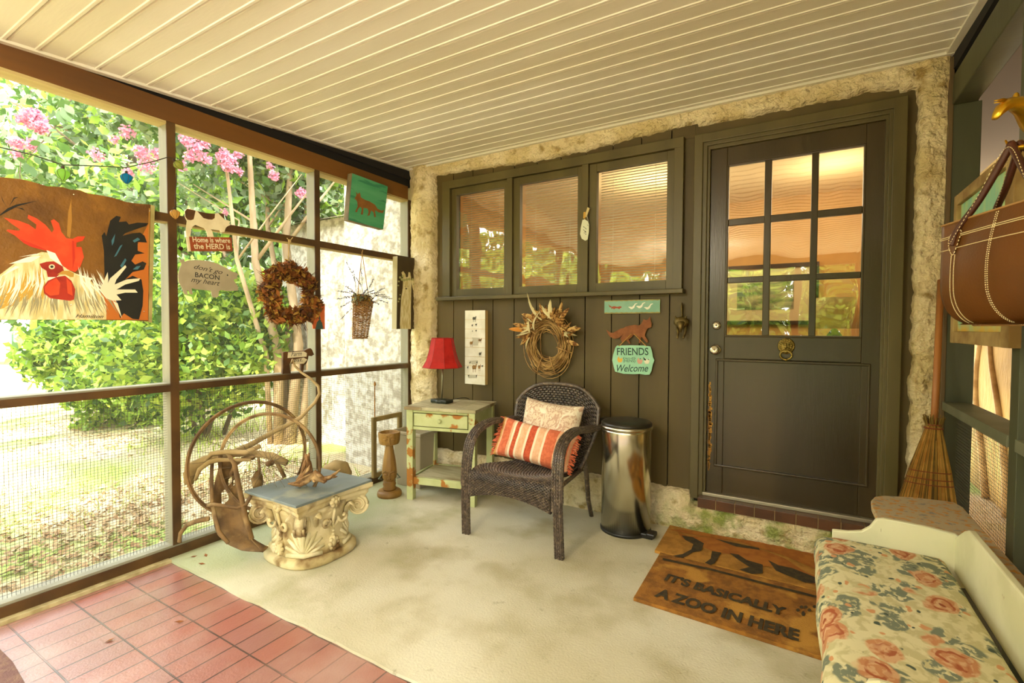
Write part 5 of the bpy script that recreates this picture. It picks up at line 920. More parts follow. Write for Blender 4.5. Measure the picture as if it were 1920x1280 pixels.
# ---- pillows
def pillow(mats, c, w, h, th, R, name, label, idx, grp=None, n=36, pinch=.05):
    t = thing(name, label, 'pillow', c); b = MB(); c = Vector(c)
    for s_ in (1, -1):
        vs = []
        for j in range(n+1):
            for i in range(n+1):
                u, v = 2*i/n-1, 2*j/n-1; pu = u*(1-pinch*(1-v*v)*0-pinch*v*v*0)*(1-.05*(1-abs(v))**0*(abs(v)**2)*0); k = (max(0, 1-u**4)*max(0, 1-v**4))**.42
                x = u*w/2*(1-.06*(1-v*v)*abs(u)); z = v*h/2*(1-.10*(1-u*u)*abs(v)); y = -s_*th/2*k*(1+.06*noise.noise(Vector((u*3, v*3, s_))))
                vs.append(c+R @ Vector((x, y, z)))
        fs = [(j*(n+1)+i, j*(n+1)+i+1, (j+1)*(n+1)+i+1, (j+1)*(n+1)+i)[::s_] for j in range(n) for i in range(n)]; o = len(b.v); b.v += [tuple(v) for v in vs]; b.f += [tuple(k+o for k in f) for f in fs]; b.m += [idx(i, j, n) for j in range(n) for i in range(n)]
    b.build('cover', mats, t, smooth=True); return t
Rb = Matrix.Rotation(radians(-14), 3, 'X') @ Matrix.Rotation(radians(4), 3, 'Y') @ Matrix.Rotation(radians(-3), 3, 'Z')
pillow([mat('cream_leaf_fabric', 'dcc9aa', 'c29f84', sc=22, rough=.9, det=2, dist=3, lo=.47, hi=.55, c3='e8dcc2', c3sc=9)], (-1.36, 2.765, .60), .42, .30, .13, Rb, 'leaf_print_pillow', 'cream rectangular pillow with faint leaf pattern leaning on the chair back', lambda i, j, n: 0)
Rf_ = Matrix.Rotation(radians(10), 3, 'Z') @ Matrix.Rotation(radians(-26), 3, 'X') @ Matrix.Rotation(radians(9), 3, 'Y')
sm = [mat('coral_stripe', 'd8744c', 'c96440', sc=60, rough=.95, bump=.001, bsc=200), mat('peach_stripe', 'e6b48c', 'dca67c', sc=60, rough=.95, bump=.001, bsc=200), mat('rust_stripe', 'b4482a', 'c85a34', sc=80, rough=.95, bump=.002, bsc=160), mat('ochre_stripe', 'c9964a', 'b98440', sc=60, rough=.95), mat('cream_stripe', 'ecd6b4', rough=.95)]
seq = [3, 3, 1, 0, 0, 0, 0, 1, 4, 2, 2, 4, 1, 1, 1, 4, 2, 2, 2, 4, 1, 1, 1, 4, 0, 0, 0, 0, 0, 1, 1, 3, 3, 0, 0, 1]
tp_ = pillow(sm, (-1.40, 2.625, .50), .50, .25, .15, Rf_, 'striped_pillow', 'coral and peach striped pillow with fringed ends on the chair seat', lambda i, j, n: seq[min(i, 35)])
b = MB(); rr = random.Random(4)
for s_ in (-1, 1):
    if s_ > 0: b.build('fringe', sm[0], tp_); b = MB()
    for k in range(60): z = -.12+.24*k/59; p = Vector((-1.40, 2.625, .50))+Rf_ @ Vector((s_*.235, rr.uniform(-.01, .01), z)); q = p+Rf_ @ Vector((s_*rr.uniform(.02, .04), rr.uniform(-.015, .015), rr.uniform(-.02, .006))); b.tube([p, p.lerp(q, .5)+Vector((0, 0, .004)), q], .0028, 4)
b.build('fringe', sm[0], tp_)
# ---- stainless pedal bin
chrome = mat('polished_steel', 'ded8c4', rough=.2, metal=1); blk = mat('black_plastic', '1c1a16', rough=.4)
bc = Vector((-.90, 2.865, 0)); t = thing('pedal_bin', 'tall round polished steel pedal bin with black lid between chair and door', 'bin', bc)
b = MB(); b.lathe([(.146, .012), (.146, .6), (.1455, .618)], bc, 64); b.build('body', chrome, t, smooth=True); b = MB(); b.lathe([(.15, 0), (.151, .012), (.147, .018)], bc, 48); b.build('base_ring', blk, t, smooth=True)
b = MB(); b.lathe([(.147, .612), (.154, .62), (.1555, .628), (.152, .635), (.149, .637)], bc, 64); b.build('rim', silver, t, smooth=True); b = MB(); b.lathe([(.1505, .634), (.150, .648), (.14, .658), (.1, .666), (.05, .669), (0.001, .67)], bc, 48); b.box(bc.x-.175, bc.x-.12, bc.y+.02, bc.y+.08, .60, .655); b.build('lid', mat('black_lid', '2a261c', rough=.35), t, smooth=True)
b = MB(); b.box(bc.x+.10, bc.x+.185, bc.y-.085, bc.y-.03, .0, .03); b.box(bc.x+.15, bc.x+.2, bc.y-.1, bc.y-.03, .015, .04); b.build('pedal', blk, t, bevel=.006)
# ---- distressed green side table
tu, tv = Vector((.972, .233, 0)), Vector((-.233, .972, 0)); tc_ = Vector((-2.175, 2.80, 0)); TR = Matrix((tu, tv, Vector((0, 0, 1)))).transposed()
grn = mat('peeling_green_paint', 'bdc188', 'b0b47a', sc=9, rough=.65, bump=.0015, bsc=50, c3='a0671e', c3sc=7.5, c3lo=.6, c3hi=.63, det=6); grt = mat('worn_green_top', 'b9b08a', 'a39a72', sc=14, rough=.6, c3='8a7650', c3sc=6, c3lo=.52, c3hi=.66, stretch=(.4, 1.6, 1), bump=.001, bsc=40)
t = thing('side_table', 'distressed pale green side table with a drawer and lower shelf, red lamp on top', 'table', tc_)
def tb(mb, x, y, z, sx_, sy_, sz): return mb.obox(tc_+tu*x+tv*y+Vector((0, 0, z)), (sx_, sy_, sz), TR)
hw_, hd = .235, .175
for sx_ in (-1, 1):
    for sy_ in (-1, 1): b = MB(); tb(b, sx_*hw_, sy_*hd, .32, .048, .048, .64); b.build('leg', grn, t, bevel=.003)
b = MB()
for k in range(4): tb(b, -.2025+k*.135, 0, .651, .1335, .43, .022)
b.build('top', grt, t, bevel=.002); b = MB(); tb(b, 0, hd+.01, .57, .43, .018, .14); tb(b, -hw_-.01, 0, .57, .018, .31, .14); tb(b, hw_+.01, 0, .57, .018, .31, .14); tb(b, 0, -hd-.004, .63, .43, .02, .02); tb(b, 0, -hd-.004, .51, .43, .02, .022); b.build('apron', grn, t, bevel=.002)
b = MB(); tb(b, 0, -hd-.012, .571, .405, .016, .088); d_ = b.build('drawer', mat('peeling_drawer_front', 'c2c68e', 'b6ba80', sc=9, rough=.65, c3='a5661a', c3sc=5, c3lo=.53, c3hi=.56, det=5), t, bevel=.003); b = MB(); kp = tc_-tv*(hd+.02)+Vector((0, 0, .572)); b.tube([kp, kp-tv*.01, kp-tv*.016, kp-tv*.024], [.008, .008, .016, .01], 14); b.build('knob', grn, d_, smooth=True)
b = MB(); tb(b, 0, 0, .15, .42, .31, .018); b.build('shelf', grt, t, bevel=.002); b = MB(); tb(b, 0, -hd, .135, .43, .02, .05); tb(b, 0, hd, .135, .43, .02, .05); tb(b, -hw_, 0, .135, .02, .31, .05); tb(b, hw_, 0, .135, .02, .31, .05); b.build('shelf_rail', grn, t, bevel=.002)
# ---- red lamp
lc_ = Vector((-2.27, 2.80, .6625)); t = thing('table_lamp', 'small table lamp with red panelled shade and thin stem on the green table', 'lamp', lc_); red = mat('red_lamp_shade', 'c8241a', 'b81c14', sc=20, rough=.7, transl=.25)
b = MB(); b.lathe([(.055, 0), (.056, .02), (.045, .028)], lc_, 8); b.box(lc_.x-.07, lc_.x+.075, lc_.y-.045, lc_.y+.045, lc_.z+.001, lc_.z+.026); b.build('base', mat('black_green_base', '22281a', rough=.4), t, bevel=.008)
b = MB(); b.tube([lc_+Vector((0, 0, .02)), lc_+Vector((.012, 0, .3))], .0055, 8); b.build('stem', mat('steel_stem', '8f8a70', rough=.35, metal=.8), t, smooth=True)
b = MB(); pr = [(.145, .262), (.118, .31), (.1, .37), (.087, .43), (.078, .475)]; sc0 = lc_+Vector((.008, 0, 0)); b.lathe(pr, sc0, 8); b.f = b.f[:-2]; b.m = b.m[:-2]; sh = b.build('lamp_shade', red, t); b = MB()
for k in range(8): a = 2*pi*k/8; b.tube([sc0+Vector((r*cos(a), r*sin(a), z)) for r, z in pr], .0018, 5)
for r, z in (pr[0], pr[-1]): b.tube([sc0+Vector((r*cos(2*pi*k/8), r*sin(2*pi*k/8), z)) for k in range(9)], .0025, 5)
b.build('piping', mat('dark_red_piping', '9c1c12', rough=.7), sh)
b = MB(); b.tube(spline([(-2.23, 2.845, .68), (-2.2, 3.02, .675), (-2.16, 3.035, .6), (-2.15, 3.03, .4), (-2.12, 3.0, .31), (-2.16, 2.99, .26), (-2.1, 2.99, .24), (-2.15, 3.0, .2), (-2.11, 3.0, .16), (-2.14, 3.0, .13)], 60), .003, 6); b.tube(spline([(-2.12, 3.0, .31), (-2.09, 2.98, .25), (-2.15, 2.98, .22), (-2.1, 2.98, .19), (-2.13, 2.98, .3)], 40), .003, 6); b.build('cord', blk, t, smooth=True)
# ---- waste bin, carved stand, leaning frame
t = thing('waste_basket', 'beige plastic waste basket standing partly under the green table', 'waste basket', (-2.57, 2.82, 0)); b = MB(); bgm = mat('beige_plastic', 'a39678', rough=.5)
def ring(x0, x1, y0, y1, z): return [(x0, y0, z), (x1, y0, z), (x1, y1, z), (x0, y1, z)]
q = [ring(-2.675, -2.44, 2.755, 2.9, .0), ring(-2.70, -2.42, 2.735, 2.915, .40), ring(-2.71, -2.41, 2.725, 2.925, .40), ring(-2.71, -2.41, 2.725, 2.925, .425), ring(-2.695, -2.425, 2.74, 2.91, .425), ring(-2.67, -2.445, 2.76, 2.895, .01)]; vs = sum(q, [])
b.add(vs, [(4*i+k, 4*i+(k+1) % 4, 4*i+4+(k+1) % 4, 4*i+4+k) for i in range(5) for k in range(4)]+[(3, 2, 1, 0), (20, 21, 22, 23)]); b.build('bin', bgm, t, bevel=.01)
cw = mat('carved_orange_wood', '96702f', '75531f', sc=7, rough=.55, bump=.001, bsc=50, stretch=(1, 1, .3)); cwd = mat('carved_dark_groove', '5c3a14', rough=.7)
c_ = Vector((-2.545, 2.545, 0)); t = thing('carved_stand', 'carved wooden ashtray stand with two mask faces beside the screen', 'carving', c_)
b = MB(); b.lathe([(.085, 0), (.088, .015), (.085, .03), (.078, .04), (.06, .044)], c_, 28); b.build('base', cw, t, smooth=True); b = MB(); b.lathe([(.044, .043), (.05, .055), (.042, .07), (.048, .085), (.042, .1), (.046, .108)], c_, 24); b.build('neck', cw, t, smooth=True)
b = MB(); b.lathe([(.034, .105), (.05, .13), (.054, .17), (.05, .22), (.042, .28), (.032, .34), (.028, .37)], c_, 10); bd = b.build('lower_head', cw, t, bevel=.004)
b = MB(); b.lathe([(.03, .368), (.068, .378), (.074, .40), (.078, .44), (.078, .462), (.066, .462), (.06, .445), (.05, .44)], c_, 16); up_ = b.build('bowl_head', cw, t, bevel=.003)
vd = (EYE-c_); vd.z = 0; vd.normalize(); vs_ = vd.cross(Vector((0, 0, 1)))*-1
for par, zc_, r0, s_ in ((bd, .165, .05, 1), (up_, .425, .074, 1.15)):
    b = MB(); 
    for sg in (-1, 1):
        b.ball(c_+vd*r0*.94+vs_*sg*.024*s_+Vector((0, 0, zc_)), .013*s_, 10, 6, 1.2, 1.2, .5); b.tube([c_+vd*(r0+.003)+vs_*sg*.006+Vector((0, 0, zc_+.012)), c_+vd*r0*.9+vs_*sg*.03*s_+Vector((0, 0, zc_+.024)), c_+vd*r0*.65+vs_*sg*.046*s_+Vector((0, 0, zc_+.012))], .005, 6)
    b.tube([c_+vd*(r0)+Vector((0, 0, zc_+.02)), c_+vd*(r0+.012)+Vector((0, 0, zc_-.012)), c_+vd*r0+Vector((0, 0, zc_-.02))], [.004, .008, .003], 6); b.ball(c_+vd*(r0-.002)+Vector((0, 0, zc_-.032)), .011, 8, 6, 1.3, 1.3, .5); b.build('face_carving', cw, par, smooth=True)
    b = MB()
    for sg in (-1, 1): b.tube([c_+vd*(r0+.006)+vs_*sg*.012+Vector((0, 0, zc_)), c_+vd*(r0+.0)+vs_*sg*.036*s_+Vector((0, 0, zc_))], .0016, 5)
    b.tube([c_+vd*(r0+.009)-vs_*.011+Vector((0, 0, zc_-.032)), c_+vd*(r0+.009)+vs_*.011+Vector((0, 0, zc_-.032))], .0015, 5); b.build('carved_lines', cwd, par)
b = MB()
for sg in (-1, 1): b.tube([c_+vs_*sg*.045+Vector((0, 0, .165)), c_+vs_*sg*.075+Vector((0, 0, .125)), c_+vs_*sg*.05+Vector((0, 0, .12))], [.008, .014, .005], 6, flat=.4)
b.build('dark_wings', mat('dark_green_patina', '4a5238', rough=.5), t)
t = thing('leaning_frame', 'empty weathered wooden frame leaning on the screen behind the carved stand', 'frame', (-2.8, 2.76, .06)); fw = mat('weathered_oak', '8a7442', '6f5c30', sc=8, rough=.8, stretch=(1, 1, .3)); b = MB(); x0, x1 = -2.80, -2.775
for y0, y1, z0, z1 in ((2.61, 2.645, .066, .53), (2.885, 2.92, .066, .53), (2.645, 2.885, .066, .1), (2.645, 2.885, .495, .53)): b.box(x0, x1, y0, y1, z0, z1)
b.build('frame', fw, t, bevel=.003)
b = MB(); b.tube([(-2.795, 2.655, .07), (-2.80, 2.65, .4), (-2.80, 2.648, .62), (-2.80, 2.65, .8)], [.006, .005, .0045, .004], 8); b.ball((-2.80, 2.65, .78), .009, 8, 6, 1, 1, 2); tag(b.build('walking_stick', twig, smooth=True), 'thin upright stick with a knobbed tip standing in the leaning frame', 'stick')
# ---- stone capital used as a table
sx0, sx1, sy0, sy1 = -2.49, -2.065, 1.45, 1.93; cc = Vector(((sx0+sx1)/2, (sy0+sy1)/2, 0)); stone = mat('aged_cast_stone', 'd0c193', 'b8a570', sc=7, rough=.9, bump=.004, bsc=32, det=8, c3='6e5024', c3sc=9, c3lo=.5, c3hi=.68)
t = thing('capital_pedestal', 'cream carved stone column capital with shells and scrolls, used as a table base', 'pedestal', cc)
def sq(r, z, p=4, n=48, k=1, rot=0): return [cc+Vector(((abs(cos(a))**(2/p))*math.copysign(1, cos(a))*r*k, (abs(sin(a))**(2/p))*math.copysign(1, sin(a))*r, z)) for a in (2*pi*i/n for i in range(n))]
def loft(b, rings):
    n = len(rings[0]); vs = sum(rings, []); b.add(vs, [(i*n+k, i*n+(k+1) % n, (i+1)*n+(k+1) % n, (i+1)*n+k) for i in range(len(rings)-1) for k in range(n)]+[tuple(range(n-1, -1, -1)), tuple((len(rings)-1)*n+k for k in range(n))])
b = MB(); loft(b, [sq(.205, 0, 2.8), sq(.212, .01, 2.8), sq(.212, .034, 2.8), sq(.196, .046, 2.8)]); b.build('base_slab', stone, t, smooth=True)
b = MB(); loft(b, [sq(.188, .04, 2.4), sq(.178, .07, 2.4), sq(.172, .12, 2.3), sq(.170, .18, 2.3), sq(.174, .22, 2.3), sq(.185, .26, 2.2), sq(.195, .285, 2.2)]); b.build('bell', stone, t, smooth=True)
b = MB()     # abacus with hollowed sides
def ab(r, z, n=64):
    out = []
    for i in range(n):
        a = 2*pi*i/n; m_ = max(abs(cos(a)), abs(sin(a))); x, y = cos(a)/m_, sin(a)/m_; e = min(abs(x), abs(y)); f = 1-.13*(1-e*e); out.append(cc+Vector((x*r*f, y*r*1.08*f, z)))
    return out
loft(b, [ab(.19, .27), ab(.20, .288), ab(.205, .295), ab(.205, .31), ab(.222, .325), ab(.222, .348)]); b.build('abacus', stone, t, smooth=False, bevel=.002)
def spiral(c, u, v, r, turns, dz, n=40): return [c+(u*cos(a)+v*sin(a))*(r*(1-f)**.9+.004)+dz*f for f, a in ((k/n, k/n*turns*2*pi) for k in range(n+1))]
for sx_ in (-1, 1):
    for sy_ in (-1, 1):
        dg_ = Vector((sx_, sy_*1.08, 0)).normalized(); b = MB(); pc = cc+dg_*.245+Vector((0, 0, .235)); sd_ = dg_.cross(Vector((0, 0, 1)))
        for s2 in (-1, 1):
            o_ = sd_*s2*.016; b.tube([cc+dg_*.15+o_*1.5+Vector((0, 0, .15)), cc+dg_*.175+o_*1.4+Vector((0, 0, .215)), cc+dg_*.205+o_*1.2+Vector((0, 0, .27))], [.008, .012, .01], 8); b.tube(spiral(pc+sd_*s2*.021, dg_, Vector((0, 0, 1)), .05, -2.1, sd_*s2*.003), [.0068-.003*k/40 for k in range(41)], 7)
        b.lathe([(.0, -.013), (.044, -.016), (.052, -.022), (.056, 0), (.052, .022), (.044, .016), (.0, .013)], pc, 24, R=Matrix((dg_, Vector((0, 0, 1)), sd_)).transposed()); b.build('volute', stone, t, smooth=True)
        # shell at the foot of each corner
        b = MB(); base = cc+dg_*.185+Vector((0, 0, .058))
        for k in range(9): a = radians(-76+19*k); tip = base+(sd_*sin(a)*.092+Vector((0, 0, cos(a)*.135)))-dg_*(.02+.02*abs(sin(a))); b.tube([base, base.lerp(tip, .5)+dg_*.012, tip], [.005, .011, .0145], 7, flat=.8)
        b.tube([base-sd_*.085-dg_*.02, base+dg_*.014, base+sd_*.085-dg_*.02], .013, 8); b.ball(base-dg_*.012+Vector((0, 0, .13)), .02, 10, 8, 1, 1, .8); b.build('shell', mat('pale_stone_shell', 'd9cda4', 'c2b482', sc=12, rough=.9, bump=.002, bsc=50), t, smooth=True)
for dv_, wd_ in ((Vector((1, 0, 0)), 1), (Vector((-1, 0, 0)), 1), (Vector((0, -1, 0)), 1), (Vector((0, 1, 0)), 1)):
    sd_ = dv_.cross(Vector((0, 0, 1))); b = MB(); pc = cc+dv_*(.197)+Vector((0, 0, .305))
    for k in range(7): a = 2*pi*k/7; b.ball(pc+(sd_*cos(a)+Vector((0, 0, 1))*sin(a))*.02, .0135, 8, 6)
    b.ball(pc+dv_*.008, .012, 8, 6); b.ball(cc+dv_*.175+Vector((0, 0, .09)), .03, 10, 8, .8, .8, 1.2)
    for k in range(8): a = 2*pi*k/8; b.ball(cc+dv_*.187+(sd_*cos(a)+Vector((0, 0, 1.2))*sin(a))*.024+Vector((0, 0, .085)), .0115, 7, 5)
    b.tube([cc+dv_*.172+Vector((0, 0, .12)), cc+dv_*.18+Vector((0, 0, .2)), pc-Vector((0, 0, .03))], [.006, .008, .007], 7)
    for k in range(4): b.ball(cc+dv_*.18+Vector((0, 0, .13+.022*k)), .0095, 7, 5)
    for s2 in (-1, 1): b.tube([cc+dv_*.174+Vector((0, 0, .16)), cc+dv_*.185+sd_*s2*.03+Vector((0, 0, .2))]+[q_ for q_ in spiral(cc+dv_*.192+sd_*s2*.055+Vector((0, 0, .215)), -sd_*s2, Vector((0, 0, -1)), .028, .9, dv_*.012, 18)], [.006, .009]+[.0085]*19, 7); b.tube([cc+dv_*.165+sd_*s2*.09+Vector((0, 0, .2)), cc+dv_*.175+sd_*s2*.1+Vector((0, 0, .245)), cc+dv_*.2+sd_*s2*.105+Vector((0, 0, .27)), cc+dv_*.222+sd_*s2*.105+Vector((0, 0, .255))], [.012, .02, .018, .006], 8, flat=.5)
    b.build('leaf_carving', stone, t, smooth=True)
b = MB(); b.box(sx0, sx1, sy0, sy1, .348, .36); tag(b.build('slate_tile', mat('blue_grey_slate', '747e7c', '68726f', sc=6, rough=.5, bump=.0012, bsc=40, c3='8d8f7c', c3sc=4), bevel=.0015), 'square blue grey slate tile lying on the carved stone capital', 'tile')
# ---- driftwood pieces
dw = mat('reddish_driftwood', '8a6436', '5a3d1e', sc=9, rough=.85, bump=.004, bsc=40, c3='c2a06a', c3sc=8, c3lo=.5, c3hi=.66, stretch=(1, 1, .5)); Zd = lambda x, y: (450+x/5.333, 860+y/5.333)
b = MB(); D_ = lambda x, y, z: (lambda v: EYE+v*((z-EYE.z)/v.z))(ray(*Zd(x, y))); q0 = onF(*Zd(640, 250), .385); dd = (q0-EYE).dot(_F)
A_ = lambda x, y, k=0: atD(*Zd(x, y), dd+k)
b.tube([A_(480, 248), A_(560, 252), A_(630, 225), A_(690, 180), A_(740, 150)], [.004, .014, .024, .026, .018], 8)
b.tube([A_(520, 245, -.02), A_(600, 262, -.02), A_(680, 215, -.02), A_(710, 190, 0)], [.005, .012, .014, .01], 7)
b.tube([A_(590, 225, .03), A_(640, 150, .03), A_(655, 60, .03), A_(680, -20, .03), A_(690, -60, .04)], [.02, .018, .014, .011, .004], 8)
b.tube([A_(640, 190, .03), A_(700, 120, .04), A_(690, 40, .04), A_(660, -30, .04), A_(650, -60, .05)], [.02, .017, .013, .009, .003], 8)
b.tube([A_(700, 185), A_(780, 190), A_(840, 215), A_(855, 238)], [.018, .02, .016, .008], 8); b.tube([A_(740, 120), A_(780, 170), A_(830, 205), A_(900, 185, .05), A_(950, 150, .08), A_(1005, 105, .1)], [.01, .02, .016, .012, .009, .003], 8); b.tube([A_(900, 185, .05), A_(950, 180, .06), A_(975, 175, .07)], [.008, .006, .002], 6)
rr = random.Random(3)
for x0, y0, x1, y1 in ((500, 250, 620, 262), (540, 240, 700, 150), (560, 268, 690, 222), (600, 200, 665, 90), (625, 160, 640, 20), (650, 150, 700, 60), (670, 120, 668, -30), (700, 150, 720, 80), (720, 130, 760, 175), (760, 150, 830, 180), (800, 215, 860, 232), (850, 190, 930, 165), (690, 210, 650, 262), (730, 205, 745, 235), (610, 230, 690, 235), (640, 100, 655, 10)):
    k0 = rr.uniform(-.035, .0); b.tube([A_(x0, y0, k0), A_((x0+x1)/2+rr.uniform(-8, 8), (y0+y1)/2+rr.uniform(-8, 8), k0-.006), A_(x1, y1, k0)], [rr.uniform(.003, .006), rr.uniform(.006, .01), .002], 5)
tag(b.build('driftwood', dw, smooth=True), 'gnarled reddish driftwood piece lying on the slate tile', 'driftwood')
b = MB(); b.tube([atD(x, y, d) for x, y, d in ((597, 886, 3.0), (612, 880, 3.0), (630, 872, 3.0), (642, 876, 3.0), (648, 888, 3.0), (646, 898, 3.02))], [.012, .026, .036, .044, .04, .02], 10); b.tube([atD(x, y, d) for x, y, d in ((645, 880, 3.0), (648, 905, 3.0), (640, 935, 2.98))], [.035, .03, .03], 8); tag(b.build('driftwood_log', wood1, smooth=True), 'thick driftwood stump standing behind the slate tile near the screen', 'driftwood')
# ---- doormats
coir = mat('coir_brown', '9a641a', '7c4e10', sc=24, rough=.95, bump=.003, bsc=160, c3='b98530', c3sc=5); coirl = mat('coir_light', 'b98a40', 'a87832', sc=24, rough=.95, bump=.003, bsc=160); coird = mat('coir_dark_print', '33280f', '453616', sc=40, rough=.95); coiro = mat('coir_orange_print', '96560f', 'a8661a', sc=20, rough=.95)
def coirmat(name, label, pts, m, z=.016):
    t = thing(name, label, 'doormat', (sum(p[0] for p in pts)/4, sum(p[1] for p in pts)/4, 0)); MB().slab([(x, y, .0005) for x, y in pts], (0, 0, z)).build('mat', m, t, fix=True, bevel=.003)
    r = random.Random(len(label)); b = MB()
    for _ in range(5200):
        u, v = r.random(), r.random(); x = (pts[0][0]*(1-u)+pts[1][0]*u)*(1-v)+(pts[3][0]*(1-u)+pts[2][0]*u)*v; y = (pts[0][1]*(1-u)+pts[1][1]*u)*(1-v)+(pts[3][1]*(1-u)+pts[2][1]*u)*v; a = r.uniform(0, 6.28); l = r.uniform(.004, .012)
        b.add([(x, y, z), (x+.0012*cos(a+1.6), y+.0012*sin(a+1.6), z), (x+l*cos(a), y+l*sin(a), z+r.uniform(.001, .004))], [(0, 1, 2)])
    f_ = b.build('coir_pile', m, t); return t
P1 = [(-.664, 2.632), (.15, 2.612), (.15, 3.0), (-.672, 3.022)]; P2 = [(-.625, 2.115), (.15, 2.085), (.15, 2.605), (-.632, 2.625)]
t1 = coirmat('animal_doormat', 'coir doormat with a dark orange animal figure, nearest the door step', P1, mat('coir_golden', 'b07c2c', '98681e', sc=24, rough=.95, bump=.003, bsc=160)); t2 = coirmat('zoo_doormat', "brown coir doormat lettered IT'S BASICALLY A ZOO IN HERE", P2, coir)
Zm = lambda p: zz(p, 1160, 960, 4); PZ = Vector((0, 0, .0185)); ZN = Vector((0, 0, 1))
paint('animal_body', coiro, [[(440, 150), (520, 180), (700, 190), (900, 238), (1100, 290), (1250, 350), (1400, 450), (1540, 500), (1560, 560), (1480, 545), (1300, 490), (1150, 410), (1000, 400), (860, 320), (720, 300), (600, 250), (480, 200)], [(380, 130), (480, 130), (1500, 300), (1500, 440), (1250, 330), (900, 220), (500, 160)]], .0012, t1, Zm, PZ, ZN)
paint('animal_legs', coird, [[(470, 175), (560, 190), (640, 235), (620, 290), (560, 300), (480, 345), (405, 328), (480, 315), (545, 280), (560, 240), (500, 210)], [(700, 292), (770, 305), (720, 385), (690, 398), (645, 382), (690, 350)], [(830, 308), (900, 320), (960, 360), (1080, 395), (1080, 460), (1000, 465), (905, 432), (980, 412), (900, 360)], [(1120, 360), (1200, 400), (1300, 420), (1500, 500), (1550, 540), (1400, 530), (1300, 490), (1180, 440)], [(720, 200), (1050, 270), (1060, 285), (880, 260)]], .0018, t1, Zm, PZ, ZN)
paint('dark_edge', coird, [[(330, 345), (700, 425), (1100, 530), (1550, 645), (1550, 662), (1100, 546), (700, 440), (330, 360)]], .0018, t1, Zm, PZ, ZN)
def mtxt(s_, a, c, h): ptxt(s_, coird, t2, zz([a], 1160, 960, 4)[0], zz([c], 1160, 960, 4)[0], h, Vector((0, 0, .019)), ZN, .001, bold=.045)
mtxt("IT'S BASICALLY", (338, 512), (1250, 785), .078); mtxt('A ZOO IN HERE', (262, 632), (1350, 972), .086)
def paw(x, y, s): return [[(x+s*a+s*.35*cos(k), y+s*b_+s*.28*sin(k)*r_) for k in (0, 1, 2, 3, 4, 5)] for a, b_, r_ in ((0, .5, 1.6), (-.9, -.1, 1), (-.3, -.6, 1), (.4, -.6, 1), (1.0, -.1, 1))]
paint('paw_prints', coird, paw(1385, 740, 45)+paw(1510, 715, 45), .0016, t2, Zm, Vector((0, 0, .0175)), ZN)
# ================================================================== right side
# ---- broom
bp = mat('broom_corn', 'b08a3e', '8f6a24', sc=14, rough=.85, stretch=(3, 3, .25), c3='5f5226', c3sc=6, c3lo=.55, c3hi=.75); bp2 = mat('broom_corn_dark', '5e4a1c', '7a5f24', sc=20, rough=.9); bp3 = mat('broom_corn_orange', 'b5762a', 'd0a04c', sc=20, rough=.85); t = thing('corn_broom', 'old straw corn broom with orange brown handle leaning in the right corner', 'broom', (.47, 2.78, 0))
nk = Vector((.506, 2.78, .80)); b = MB(); b.tube([nk-Vector((0, .0, .05)), nk+Vector((.02, .08, .22)), Vector((.562, 3.03, 1.45))], .0135, 10); b.build('handle', mat('broom_handle', 'b0733a', '9c6230', sc=5, rough=.5, stretch=(1, 1, .2)), t, smooth=True)
b = MB(); rr = random.Random(9)
def bro(u, f, dep):      # u across, f from the neck down
    w = .022+.086*min(1, f*1.9)**.85; return nk+Vector((u*w-.035*f, dep*(.02+.022*f)+.0*f, -.80*f))
vs = []; 
for f in [k/12 for k in range(13)]: vs += [bro(cos(a), f*.985, sin(a)) for a in (2*pi*k/20 for k in range(20))]
b.add(vs, [(i*20+k, i*20+(k+1) % 20, (i+1)*20+(k+1) % 20, (i+1)*20+k) for i in range(12) for k in range(20)]+[tuple(range(20)), tuple(240+k for k in range(19, -1, -1))])
for k in range(620):
    a = rr.uniform(0, 2*pi); r0 = rr.uniform(.92, 1.05); e = rr.uniform(.93, 1.0); u0, d0 = cos(a)*r0, sin(a)*r0; wob = rr.uniform(-.05, .05)
    b.k = rr.choice((0, 0, 1, 2)); b.tube([bro(u0+wob*f*.6, f*e, d0*1.05) for f in (0, .25, .5, .75, 1)], [.0022, .002, .002, .0018, .001], 3, cap=False)
for k in range(40): a = rr.uniform(0, 2*pi); p = nk+Vector((cos(a)*.024, sin(a)*.02, -.01)); b.tube([p, p+Vector((cos(a)*.014, sin(a)*.01, .045+rr.uniform(-.01, .012)))], [.003, .0018], 4)
b.build('bristles', [bp, bp2, bp3], t)
b = MB()
for f, rg in ((.0, 1.15), (.02, 1.15), (.26, 1.06), (.30, 1.06), (.33, 1.06)): b.tube([bro(cos(a)*rg, f, sin(a)*rg*1.05) for a in (2*pi*k/24 for k in range(25))], .003 if f < .1 else .0022, 5)
b.build('binding', mat('broom_binding', '7a3a1a', rough=.7), t)
